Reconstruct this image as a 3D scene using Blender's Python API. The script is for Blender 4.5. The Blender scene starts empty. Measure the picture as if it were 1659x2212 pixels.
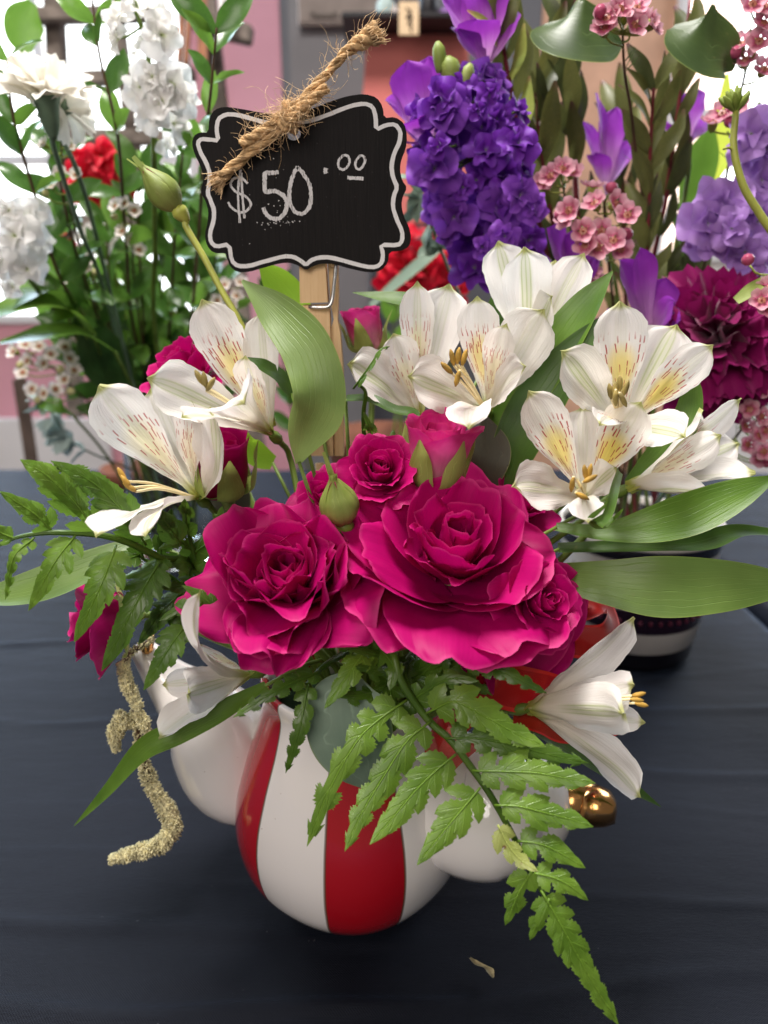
import bpy, bmesh, math, random
import numpy as np
from mathutils import Vector, Matrix

SC = bpy.context.scene
COL = SC.collection
R = math.radians
rng = random.Random(7)

# ------------------------------------------------------------------ camera
CAM = np.array([0.0, -0.31, 0.295])
PITCH = R(18.0)
FPX = 1600.0                      # focal length in pixels of a 1659 x 2212 frame
cam_d = bpy.data.cameras.new('camera')
cam = bpy.data.objects.new('camera', cam_d)
COL.objects.link(cam)
cam.location = CAM
cam.rotation_euler = (R(90) - PITCH, 0, 0)
cam_d.sensor_fit = 'VERTICAL'
cam_d.lens = 6.9
cam_d.sensor_height = 6.9 * 2212 / FPX
cam_d.sensor_width = cam_d.sensor_height
cam_d.clip_start = 0.005
cam_d.clip_end = 30
cam_d.dof.use_dof = True
cam_d.dof.focus_distance = 0.298
cam_d.dof.aperture_fstop = 2.0
SC.camera = cam

# ------------------------------------------------------------------ light: soft shop light, windows behind
W = bpy.data.worlds.new('World')
SC.world = W
W.use_nodes = True
W.node_tree.nodes['Background'].inputs[0].default_value = (1.0, 0.93, 0.88, 1)
W.node_tree.nodes['Background'].inputs[1].default_value = 0.11
def area(name, loc, target, sx, sy, power, col):
    l = bpy.data.lights.new(name, 'AREA')
    l.shape = 'RECTANGLE'; l.size = sx; l.size_y = sy; l.energy = power; l.color = col
    o = bpy.data.objects.new(name, l); COL.objects.link(o)
    o.location = loc
    o.rotation_euler = (Vector(target) - Vector(loc)).to_track_quat('-Z', 'Y').to_euler()
    return o
area('ceiling_light', (-0.20, 0.10, 1.5), (0, 0.0, 0.1), 0.5, 0.4, 29, (1.0, 0.96, 0.92))
area('window_light', (-1.3, 1.9, 1.25), (0.1, 0.1, 0.1), 1.0, 1.3, 60, (0.64, 0.81, 1.0))
area('side_window_light', (1.6, 1.5, 1.2), (0.1, 0.1, 0.1), 0.8, 1.2, 20, (0.78, 0.88, 1.0))
area('front_fill_light', (-0.7, -1.6, 1.2), (0, 0, 0.15), 1.3, 1.0, 20, (1.0, 0.91, 0.84))  # added warm fill from the front, not a lamp seen in the shop
SC.render.engine = 'CYCLES'
SC.cycles.use_denoising = True
SC.cycles.max_bounces = 8
SC.cycles.transparent_max_bounces = 12
vs = SC.view_settings
vs.view_transform = 'Standard'; vs.look = 'None'; vs.gamma = 1; vs.use_curve_mapping = False
vs.exposure = 0.40

# ------------------------------------------------------------------ pixel helpers (frame of 1659 x 2212)
FWD = np.array([0, math.cos(PITCH), -math.sin(PITCH)])
UPV = np.array([0, math.sin(PITCH), math.cos(PITCH)])
RGT = np.array([1.0, 0, 0])
def ray(px, py):
    return FWD + RGT * (px - 829.5) / FPX - UPV * (py - 1106) / FPX
def at(px, py, Y):
    d = ray(px, py); return CAM + d * ((Y - CAM[1]) / d[1])
def onz(px, py, z=0.0):
    d = ray(px, py); return CAM + d * ((z - CAM[2]) / d[2])
def pxsize(n, Y):                 # metres that n frame pixels span at world depth Y
    return n / FPX * (Y - CAM[1]) * 1.03
def nrm(v):
    v = np.asarray(v, float); l = np.linalg.norm(v); return v / l if l > 1e-12 else v
def catmull(pts, n):
    P = np.asarray(pts, float)
    if len(P) == 2:
        t = np.linspace(0, 1, n)[:, None]; return P[0] * (1 - t) + P[1] * t
    P = np.vstack([2 * P[0] - P[1], P, 2 * P[-1] - P[-2]])
    m = len(P) - 3; out = []
    for q in np.linspace(0, m - 1e-9, n):
        i = int(q); t = q - i
        a, b, c, d = P[i], P[i + 1], P[i + 2], P[i + 3]
        out.append(0.5 * (2 * b + (c - a) * t + (2 * a - 5 * b + 4 * c - d) * t * t + (3 * b - a - 3 * c + d) * t ** 3))
    return np.array(out)
def interp(v, xs, ys):
    return np.interp(v, xs, ys)

# ------------------------------------------------------------------ objects
def tag(o, label=None, cat=None, group=None, kind=None):
    if label: o['label'] = label
    if cat: o['category'] = cat
    if group: o['group'] = group
    if kind: o['kind'] = kind
    return o
def empty(name, loc, label, cat, group=None):
    o = bpy.data.objects.new(name, None); COL.objects.link(o)
    o.location = loc; o.empty_display_size = 0.01
    return tag(o, label, cat, group)
def origin(parent):
    p = np.zeros(3)
    while parent is not None:
        p = p + np.array(parent.location); parent = parent.parent
    return p
def mesh_from(V, F, uv=None, smooth=True, name='mesh', col=None):
    me = bpy.data.meshes.new(name)
    me.from_pydata([tuple(v) for v in V], [], [tuple(f) for f in F])
    if uv is not None:
        l = me.uv_layers.new(name='UVMap')
        idx = np.empty(len(me.loops), dtype=np.int32); me.loops.foreach_get('vertex_index', idx)
        l.data.foreach_set('uv', np.asarray(uv, dtype=np.float32)[idx].ravel())
    if smooth:
        me.polygons.foreach_set('use_smooth', [True] * len(me.polygons))
    me.update()
    return me
def obj(name, V, F, mat, parent=None, uv=None, smooth=True):
    """one mesh object; V in world space"""
    V = np.asarray(V, float) - origin(parent)
    me = mesh_from(V, F, uv, smooth, name)
    me.materials.append(mat)
    o = bpy.data.objects.new(name, me); COL.objects.link(o)
    if parent is not None: o.parent = parent
    return o
def grid_faces(nu, nv, off=0, wrap=False):
    F = []
    for j in range(nv - 1):
        for i in range(nu - 1 if not wrap else nu):
            a = off + j * nu + i; b = off + j * nu + (i + 1) % nu
            F.append((a, b, b + nu, a + nu))
    return F
def grid_uv(nu, nv):
    return [(i / (nu - 1), j / (nv - 1)) for j in range(nv) for i in range(nu)]
def frames(C):
    T = np.gradient(C, axis=0); T = np.array([nrm(t) for t in T])
    n = nrm(np.cross(T[0], [0.3, 0.2, 1.0])); N = []
    for t in T:
        n = nrm(n - t * np.dot(n, t)); N.append(n)
    N = np.array(N); return T, N, np.cross(T, N)
def tube_geo(pts, rad, n=14, k=8, cap=True, smooth_path=True):
    C = catmull(pts, n) if smooth_path else np.asarray(pts, float); n = len(C)
    r = np.interp(np.linspace(0, 1, n), np.linspace(0, 1, len(rad)), rad) if hasattr(rad, '__len__') else np.full(n, rad)
    T, N, B = frames(C); V = []; uv = []
    for j in range(n):
        for i in range(k):
            a = 2 * math.pi * i / k
            V.append(C[j] + r[j] * (N[j] * math.cos(a) + B[j] * math.sin(a))); uv.append((i / k, j / (n - 1)))
    F = grid_faces(k, n, wrap=True)
    F = [f for f in F]
    if cap:
        F.append(tuple(range(k - 1, -1, -1))); F.append(tuple((n - 1) * k + i for i in range(k)))
    return V, F, uv
def tube(name, pts, rad, mat, parent=None, n=14, k=8, **kw):
    V, F, uv = tube_geo(pts, rad, n, k, **kw)
    return obj(name, V, F, mat, parent, uv)
class Geo:
    def __init__(s): s.V = []; s.F = []; s.U = []
    def add(s, V, F, uv=None):
        o = len(s.V); s.V += [tuple(v) for v in V]; s.F += [tuple(i + o for i in f) for f in F]
        s.U += list(uv) if uv is not None else [(0, 0)] * len(V)
    def build(s, name, mat, parent=None, smooth=True):
        return obj(name, s.V, s.F, mat, parent, s.U, smooth)
def box_geo(c, sx, sy, sz, M=None):
    V = np.array([(x, y, z) for x in (-.5, .5) for y in (-.5, .5) for z in (-.5, .5)]) * (sx, sy, sz)
    if M is not None: V = V @ np.asarray(M).T
    F = [(0, 1, 3, 2), (4, 6, 7, 5), (0, 4, 5, 1), (2, 3, 7, 6), (0, 2, 6, 4), (1, 5, 7, 3)]
    return V + np.asarray(c), F
def bevel_box(name, c, sx, sy, sz, mat, parent=None, bev=0.002, M=None):
    bm = bmesh.new(); bmesh.ops.create_cube(bm, size=1)
    for v in bm.verts: v.co = Vector((v.co.x * sx, v.co.y * sy, v.co.z * sz))
    bmesh.ops.bevel(bm, geom=bm.edges[:], offset=bev, segments=2, affect='EDGES')
    V = np.array([v.co[:] for v in bm.verts]); bm.verts.index_update()
    F = [[v.index for v in f.verts] for f in bm.faces]; bm.free()
    if M is not None: V = V @ np.asarray(M).T
    return obj(name, V + np.asarray(c), F, mat, parent, smooth=False)

# ------------------------------------------------------------------ material helpers
class NT:
    def __init__(s, name):
        s.m = bpy.data.materials.new(name); s.m.use_nodes = True
        s.t = s.m.node_tree; s.p = s.t.nodes['Principled BSDF']; s.out = s.t.nodes['Material Output']
    def n(s, typ, ins=None, **props):
        nd = s.t.nodes.new(typ)
        for k, v in props.items(): setattr(nd, k, v)
        for k, v in (ins or {}).items(): s.set(nd.inputs[k], v)
        return nd
    def set(s, sock, v):
        if isinstance(v, bpy.types.NodeSocket): s.t.links.new(v, sock)
        elif isinstance(v, (tuple, list)) and sock.type == 'RGBA' and len(v) == 3: sock.default_value = (*v, 1)
        else: sock.default_value = v
    def math(s, op, a, b=0.0, c=None, clamp=False):
        nd = s.n('ShaderNodeMath', {0: a, 1: b}, operation=op); nd.use_clamp = clamp
        if c is not None: s.set(nd.inputs[2], c)
        return nd.outputs[0]
    def mix(s, f, a, b):
        nd = s.n('ShaderNodeMix', data_type='RGBA')
        s.set(nd.inputs[0], f); s.set(nd.inputs[6], a); s.set(nd.inputs[7], b); return nd.outputs[2]
    def ss(s, x, lo, hi):
        nd = s.n('ShaderNodeMapRange', {0: x, 1: lo, 2: hi}, interpolation_type='SMOOTHSTEP'); return nd.outputs[0]
    def noise(s, vec=None, scale=5.0, detail=3.0, rough=0.5):
        nd = s.n('ShaderNodeTexNoise', {'Scale': scale, 'Detail': detail, 'Roughness': rough})
        if vec is not None: s.set(nd.inputs['Vector'], vec)
        return nd.outputs[0]
    def uv(s):
        tc = s.n('ShaderNodeTexCoord'); sp = s.n('ShaderNodeSeparateXYZ', {0: tc.outputs['UV']})
        s.U, s.Vv, s.UV, s.OBJ, s.GEN = sp.outputs[0], sp.outputs[1], tc.outputs['UV'], tc.outputs['Object'], tc.outputs['Generated']
        return s.U, s.Vv
    def rand(s):
        return s.n('ShaderNodeObjectInfo').outputs['Random']
    def vec(s, x, y, z=0.0):
        return s.n('ShaderNodeCombineXYZ', {0: x, 1: y, 2: z}).outputs[0]
    def bump(s, h, strength=0.3, dist=0.0005):
        return s.n('ShaderNodeBump', {'Height': h, 'Strength': strength, 'Distance': dist}).outputs[0]
    def fin(s, col, rough=0.5, spec=0.4, normal=None, transl=0.0, tcol=None, sheen=0.0, coat=0.0, metal=0.0):
        p = s.p; s.set(p.inputs['Base Color'], col); s.set(p.inputs['Roughness'], rough)
        s.set(p.inputs['Specular IOR Level'], spec); s.set(p.inputs['Metallic'], metal)
        if sheen: p.inputs['Sheen Weight'].default_value = sheen; p.inputs['Sheen Roughness'].default_value = 0.4
        if coat: p.inputs['Coat Weight'].default_value = coat; p.inputs['Coat Roughness'].default_value = 0.06
        if normal is not None: s.set(p.inputs['Normal'], normal)
        if transl:
            tr = s.n('ShaderNodeBsdfTranslucent'); s.set(tr.inputs[0], tcol if tcol is not None else col)
            if normal is not None: s.set(tr.inputs['Normal'], normal)
            mx = s.n('ShaderNodeMixShader', {0: transl, 1: p.outputs[0], 2: tr.outputs[0]})
            s.t.links.new(mx.outputs[0], s.out.inputs[0])
        return s.m
def m_plain(name, col, rough=0.5, spec=0.4, var=0.15, scale=40.0, bump=0.0, transl=0.0, metal=0.0, sheen=0.0):
    k = NT(name); k.uv(); f = k.noise(k.OBJ, scale, 4)
    dark = tuple(c * (1 - var) for c in col); lite = tuple(min(1, c * (1 + var)) for c in col)
    c = k.mix(k.ss(f, 0.3, 0.7), dark, lite)
    return k.fin(c, rough, spec, k.bump(f, bump, 0.001) if bump else None, transl, metal=metal, sheen=sheen)
def m_petal(name, base, tip, root, transl=0.3, rough=0.55, edge=None, vein=0.25, sheen=0.25, rootv=(0.0, 0.35)):
    """colour runs root > base > tip along the petal, fine veins along it"""
    k = NT(name); u, v = k.uv()
    c = k.mix(k.ss(v, rootv[0], rootv[1]), root, base)
    c = k.mix(k.ss(v, 0.5, 1.0), c, tip)
    vn = k.noise(k.vec(k.math('MULTIPLY', u, 38.0), k.math('MULTIPLY', v, 2.2), k.math('MULTIPLY', k.rand(), 30)), 1.0, 3)
    patch = k.noise(k.OBJ, 120.0, 3)
    c = k.mix(k.math('MULTIPLY', k.ss(vn, 0.35, 0.75), vein), c, tuple(x * 0.72 for x in base))
    bl = k.noise(k.OBJ, 38.0, 4)
    c = k.mix(k.math('MULTIPLY', k.ss(bl, 0.52, 0.78), 0.35), c, tuple(x * 0.62 for x in base))
    c = k.mix(k.math('MULTIPLY', k.ss(patch, 0.45, 0.8), 0.3), c, tuple(min(1, x * 1.25 + 0.01) for x in base))
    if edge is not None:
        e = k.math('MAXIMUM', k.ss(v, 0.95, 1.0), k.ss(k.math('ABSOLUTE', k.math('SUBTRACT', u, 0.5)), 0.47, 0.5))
        c = k.mix(k.math('MULTIPLY', e, 0.30), c, edge)  # pale margin colour, standing in for the thin rim highlight too
    return k.fin(c, rough, 0.18, k.bump(vn, 0.25, 0.0004), transl, sheen=sheen)
def m_leaf(name, col, col2, lines=14, rough=0.38, transl=0.22, bump=0.5, mid=(0.0, 0.0), spec=0.45, tip=None):
    """long leaf with parallel veins"""
    k = NT(name); u, v = k.uv()
    big = k.noise(k.OBJ, 45.0, 3); rnd = k.rand()
    wob = k.math('MULTIPLY_ADD', k.noise(k.vec(k.math('MULTIPLY', v, 5.0), k.math('MULTIPLY', u, 3.0), rnd), 1.0, 2), 1.6, k.math('MULTIPLY', u, float(lines)))
    s = k.math('ABSOLUTE', k.math('SINE', k.math('MULTIPLY', wob, math.pi)))
    line = k.math('SUBTRACT', 1.0, k.ss(s, 0.0, 0.28))
    fine = k.noise(k.vec(k.math('MULTIPLY', u, lines * 7.0), k.math('MULTIPLY', v, 3.0), rnd), 1.0, 2)
    c = k.mix(k.ss(big, 0.3, 0.7), col, col2)
    c = k.mix(k.math('MULTIPLY', fine, 0.35), c, tuple(x * 0.6 for x in col))
    vis = k.ss(k.noise(k.vec(k.math('MULTIPLY', u, lines * 1.3), k.math('MULTIPLY', v, 2.0), k.math('ADD', rnd, 4.0)), 1.0, 2), 0.38, 0.66)
    line = k.math('MULTIPLY', line, k.math('MULTIPLY_ADD', vis, 0.85, 0.15))
    blem = k.ss(k.noise(k.OBJ, 210.0, 2), 0.70, 0.78)
    c = k.mix(k.math('MULTIPLY', blem, 0.35), c, (0.16, 0.15, 0.05))
    c = k.mix(k.math('MULTIPLY', line, 0.34), c, tuple(min(1, x * 1.9 + 0.02) for x in col2))
    e = k.ss(k.math('ABSOLUTE', k.math('SUBTRACT', u, 0.5)), 0.475, 0.5)
    c = k.mix(k.math('MULTIPLY', e, 0.45), c, (0.30, 0.36, 0.08))
    if tip is not None: c = k.mix(k.ss(v, 0.85, 1.0), c, tip)
    h = k.math('ADD', k.math('MULTIPLY', line, -0.7), k.math('MULTIPLY', fine, 0.3))
    return k.fin(c, rough, spec, k.bump(h, bump, 0.0006), transl, tcol=tuple(min(1, x * 2.0) for x in col2))

# ------------------------------------------------------------------ plant materials
M = {}
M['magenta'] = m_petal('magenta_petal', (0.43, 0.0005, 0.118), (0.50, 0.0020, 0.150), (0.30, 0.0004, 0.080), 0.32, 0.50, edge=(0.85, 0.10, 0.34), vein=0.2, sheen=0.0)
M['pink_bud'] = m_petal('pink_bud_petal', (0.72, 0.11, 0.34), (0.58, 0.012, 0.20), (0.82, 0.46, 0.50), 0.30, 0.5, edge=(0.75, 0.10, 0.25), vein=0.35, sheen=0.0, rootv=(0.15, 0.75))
M['sepal'] = m_leaf('sepal_green', (0.20, 0.27, 0.045), (0.34, 0.40, 0.11), 4, 0.55, 0.2, 0.4)
M['sepal_tan'] = m_leaf('withered_sepal', (0.30, 0.24, 0.13), (0.45, 0.38, 0.22), 4, 0.7, 0.2, 0.4)
M['stem'] = m_plain('stem_green', (0.13, 0.20, 0.030), 0.45, 0.4, 0.3, 60, 0.1)
M['stem_yellow'] = m_plain('stem_yellow_green', (0.36, 0.38, 0.07), 0.45, 0.4, 0.2, 60, 0.1)
M['stem_brown'] = m_plain('stem_brown', (0.10, 0.055, 0.030), 0.6, 0.3, 0.3, 60, 0.2)
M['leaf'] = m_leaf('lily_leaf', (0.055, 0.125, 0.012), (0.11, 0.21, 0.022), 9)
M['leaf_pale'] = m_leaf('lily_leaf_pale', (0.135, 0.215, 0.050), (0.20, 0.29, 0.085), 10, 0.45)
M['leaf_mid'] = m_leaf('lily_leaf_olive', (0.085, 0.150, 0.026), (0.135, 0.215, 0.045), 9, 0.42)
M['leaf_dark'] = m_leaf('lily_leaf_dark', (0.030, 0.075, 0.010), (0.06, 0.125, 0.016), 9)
M['leaf_lit'] = m_leaf('leaf_painted_backlit', (0.16, 0.32, 0.02), (0.26, 0.45, 0.03), 7, 0.4, 0.4)  # brighter leaf copy with the backlight put into its colour
M['eucalyptus'] = m_leaf('eucalyptus_leaf', (0.15, 0.215, 0.165), (0.22, 0.29, 0.22), 3, 0.6, 0.1, 0.3, spec=0.25)
M['brown_leaf'] = m_leaf('brownish_leaf', (0.055, 0.055, 0.035), (0.085, 0.08, 0.055), 3, 0.6, 0.05)

def m_tepal(name, flecks, yellow, stripe, seedoff):
    k = NT(name); u, v = k.uv(); rnd = k.rand()
    s = k.math('MULTIPLY', k.math('SUBTRACT', u, 0.5), 2.0); a = k.math('ABSOLUTE', s)
    white = (0.90, 0.87, 0.83); cream = (0.86, 0.80, 0.62)
    fine = k.noise(k.vec(k.math('MULTIPLY', u, 42.0), k.math('MULTIPLY', v, 2.5), k.math('MULTIPLY', rnd, 20)), 1.0, 3)
    c = k.mix(k.math('MULTIPLY', k.ss(fine, 0.4, 0.75), 0.20), white, (0.78, 0.72, 0.66))
    c = k.mix(k.math('MULTIPLY', k.ss(v, 0.55, 0.15), 0.7), c, cream)
    blush = k.noise(k.OBJ, 60.0, 2)
    c = k.mix(k.math('MULTIPLY', k.ss(blush, 0.5, 0.8), 0.22), c, (0.86, 0.66, 0.66))
    if yellow:
        dv = k.math('DIVIDE', k.math('SUBTRACT', v, 0.46), 0.24); du = k.math('DIVIDE', s, 0.85)
        d = k.math('ADD', k.math('MULTIPLY', dv, dv), k.math('MULTIPLY', du, du))
        c = k.mix(k.math('MULTIPLY', k.ss(d, 1.25, 0.0), k.math('MULTIPLY', k.math('MULTIPLY_ADD', rnd, 0.35, 0.75), yellow)), c, (0.92, 0.72, 0.14))
    # green midrib and the green point at the tip
    l1 = k.math('SUBTRACT', 1.0, k.ss(k.math('ABSOLUTE', k.math('SINE', k.math('MULTIPLY', s, 17.0))), 0.1, 0.75))
    band = k.math('MULTIPLY', k.ss(a, 0.34, 0.16), k.math('MULTIPLY', k.ss(v, 0.25, 0.5), k.math('SUBTRACT', 1.0, k.math('MULTIPLY', k.ss(v, 0.7, 0.95), 0.2))))
    soft = k.math('MULTIPLY', k.math('MULTIPLY', band, k.math('MULTIPLY_ADD', l1, 0.42, 0.40)), k.math('MULTIPLY', k.math('MULTIPLY_ADD', k.ss(rnd, 0.3, 0.8), 0.7, 0.3), stripe))
    c = k.mix(soft, c, (0.38, 0.46, 0.10))
    c = k.mix(k.math('MULTIPLY', k.ss(v, 0.925, 0.97), 0.85), c, (0.46, 0.48, 0.12))
    c = k.mix(k.math('MULTIPLY', k.ss(v, 0.20, 0.04), 0.9), c, (0.50, 0.52, 0.06))
    if flecks:
        jx = k.noise(k.vec(k.math('MULTIPLY', s, 2.0), k.math('MULTIPLY', v, 5.0), k.math('MULTIPLY', rnd, 9.0)), 1.0, 2)
        vec = k.vec(k.math('ADD', k.math('MULTIPLY_ADD', s, 4.8, k.math('MULTIPLY', rnd, 50.0)), jx), k.math('MULTIPLY_ADD', v, 12.0, k.math('MULTIPLY', rnd, 13.0)), 0.0)
        vo = k.n('ShaderNodeTexVoronoi', {'Vector': vec, 'Scale': 1.0, 'Randomness': 0.95}, voronoi_dimensions='2D')
        df = k.n('ShaderNodeVectorMath', {0: vec, 1: vo.outputs['Position']}, operation='SUBTRACT')
        sp = k.n('ShaderNodeSeparateXYZ', {0: df.outputs[0]})
        ln = k.n('ShaderNodeSeparateXYZ', {0: vo.outputs['Color']}).outputs[1]
        dx = k.ss(k.math('ABSOLUTE', sp.outputs[0]), 0.16, 0.08); dy = k.ss(k.math('SUBTRACT', k.math('ABSOLUTE', sp.outputs[1]), k.math('MULTIPLY', ln, 0.30)), 0.34, 0.16)
        reg = k.math('MULTIPLY', k.ss(v, 0.16, 0.24), k.math('MULTIPLY', k.ss(v, 0.80, 0.66), k.ss(a, 1.0, 0.86)))
        keep = k.ss(k.n('ShaderNodeSeparateXYZ', {0: vo.outputs['Color']}).outputs[0], 0.22, 0.26)
        f = k.math('MULTIPLY', k.math('MULTIPLY', dx, dy), k.math('MULTIPLY', reg, keep))
        c = k.mix(k.math('MULTIPLY', f, flecks), c, (0.46, 0.045, 0.04))
    return k.fin(c, 0.5, 0.3, k.bump(fine, 0.6, 0.0006), 0.38, tcol=c, sheen=0.0)
M['tep_out'] = m_tepal('outer_petal_white', 0.0, 0.0, 0.85, 0)
M['tep_in'] = m_tepal('inner_petal_flecked', 0.92, 0.85, 0.25, 3)
M['tep_pale'] = m_tepal('inner_petal_pale_flecks', 0.75, 0.35, 0.45, 5)
M['anther'] = m_plain('anther_ochre', (0.42, 0.25, 0.045), 0.6, 0.3, 0.35, 200, 0.2)
M['anther_dull'] = m_plain('anther_olive', (0.30, 0.23, 0.07), 0.6, 0.3, 0.35, 200, 0.2)
M['filament'] = m_plain('filament_cream', (0.85, 0.72, 0.42), 0.5, 0.3, 0.1)

def m_fern(name, col, col2, spots=False):
    k = NT(name); u, v = k.uv(); rnd = k.rand()
    c = k.mix(k.ss(k.noise(k.OBJ, 70.0, 3), 0.3, 0.7), col, col2)
    a = k.math('ABSOLUTE', k.math('SUBTRACT', u, 0.5))
    rib = k.ss(a, 0.045, 0.01)
    side = k.math('SUBTRACT', 1.0, k.ss(k.math('ABSOLUTE', k.math('SINE', k.math('ADD', k.math('MULTIPLY', v, 22.0), k.math('MULTIPLY', a, -16.0)))), 0.0, 0.35))
    c = k.mix(k.math('MULTIPLY', side, 0.22), c, tuple(x * 1.7 for x in col2))
    c = k.mix(k.math('MULTIPLY', rib, 0.25), c, tuple(x * 1.9 for x in col2))
    c = k.mix(k.math('MULTIPLY', k.ss(a, 0.46, 0.5), 0.3), c, (0.30, 0.38, 0.09))
    if spots:
        vo = k.n('ShaderNodeTexVoronoi', {'Vector': k.OBJ, 'Scale': 260.0}); c = k.mix(k.ss(vo.outputs[0], 0.30, 0.22), c, (0.12, 0.03, 0.01))
    h = k.math('ADD', k.math('MULTIPLY', side, -0.5), k.math('MULTIPLY', rib, -0.8))
    return k.fin(c, 0.34, 0.5, k.bump(h, 0.45, 0.0005), 0.28, tcol=tuple(min(1, x * 2) for x in col2))
M['fern'] = m_fern('fern_green', (0.085, 0.170, 0.014), (0.155, 0.27, 0.030))
M['fern_dark'] = m_fern('fern_dark_green', (0.048, 0.110, 0.010), (0.088, 0.170, 0.018))
M['fern_under'] = m_fern('fern_underside', (0.26, 0.31, 0.07), (0.36, 0.40, 0.12), True)

# ------------------------------------------------------------------ generators
VASE_MOUTH = np.array([-0.012, 0.0, 0.112])
def axis_frame(axis, roll=0.0, ref=(0, 0, 1)):
    z = nrm(axis); x = np.cross(ref, z)
    x = nrm(x) if np.linalg.norm(x) > 1e-4 else np.array([1.0, 0, 0])
    y = np.cross(z, x); c, s = math.cos(roll), math.sin(roll)
    return np.column_stack([x * c + y * s, -x * s + y * c, z])   # columns
def strip(pts, hw, nref, n=22, nu=9, curl=0.0, cross=0.15, wav=0.0, seed=0, twist=None, v0=0.0):
    """leaf surface along pts, half widths hw, facing nref"""
    C = catmull(pts, n); t = np.linspace(0, 1, n)
    h = catmull(np.array([[x, 0, 0] for x in hw]), n)[:, 0] if len(hw) > 2 else np.interp(t, [0, 1], hw)
    h = np.maximum(h, 0.00004)
    T = np.array([nrm(q) for q in np.gradient(C, axis=0)])
    NR = np.asarray(nref, float)
    NR = catmull(NR, n) if NR.ndim == 2 else np.tile(NR, (n, 1))
    tw = np.interp(t, np.linspace(0, 1, len(twist)), twist) if twist is not None else np.zeros(n)
    rr = random.Random(seed); p1, p2 = rr.uniform(0, 6), rr.uniform(0, 6)
    V = []
    for j in range(n):
        N = nrm(NR[j] - T[j] * np.dot(NR[j], T[j])); B = np.cross(T[j], N)
        a = tw[j]; N, B = N * math.cos(a) + B * math.sin(a), B * math.cos(a) - N * math.sin(a)
        for i in range(nu):
            s = 2 * i / (nu - 1) - 1
            z = cross * h[j] * (s * s - 0.3) + curl * h[j] * abs(s) ** 3
            z += wav * h[j] * (abs(s) ** 2) * math.sin(9 * t[j] + p1 + (2.2 if s > 0 else 0)) 
            z += wav * 0.35 * h[j] * math.sin(14 * t[j] + p2 + 2 * s)
            V.append(C[j] + B * h[j] * s + N * z)
    return V, grid_faces(nu, n), grid_uv(nu, n)
def leaf_part(name, pts, hw, nref, mat, parent, **kw):
    V, F, uv = strip(pts, hw, nref, **kw); return obj(name, V, F, mat, parent, uv)
def pts_px(lst):                        # [(px, py, Y), ...]
    return [at(*q) for q in lst]
def leaf(name, label, cat, lst, hwpx, nref, mat, stalk=True, **kw):
    P = pts_px(lst); hw = [pxsize(h, lst[min(i, len(lst) - 1)][2]) for i, h in enumerate(hwpx)]
    root = empty(name, P[0], label, cat)
    leaf_part('blade', P, hw, nref, M[mat] if isinstance(mat, str) else mat, root, **kw)
    if stalk:
        p = P[0]; m = VASE_MOUTH + (p - VASE_MOUTH) * 0.45 + np.array([0, 0.0, 0.01])
        tube('stalk', [p + (P[1] - P[0]) * 0.03, m, VASE_MOUTH + (p - VASE_MOUTH) * 0.12, VASE_MOUTH * (1, 1, 0.6)], [0.0008, 0.0011, 0.0013], M['stem'], root, n=10, k=6)
    return root
CAMDIR = nrm(-FWD)

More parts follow.
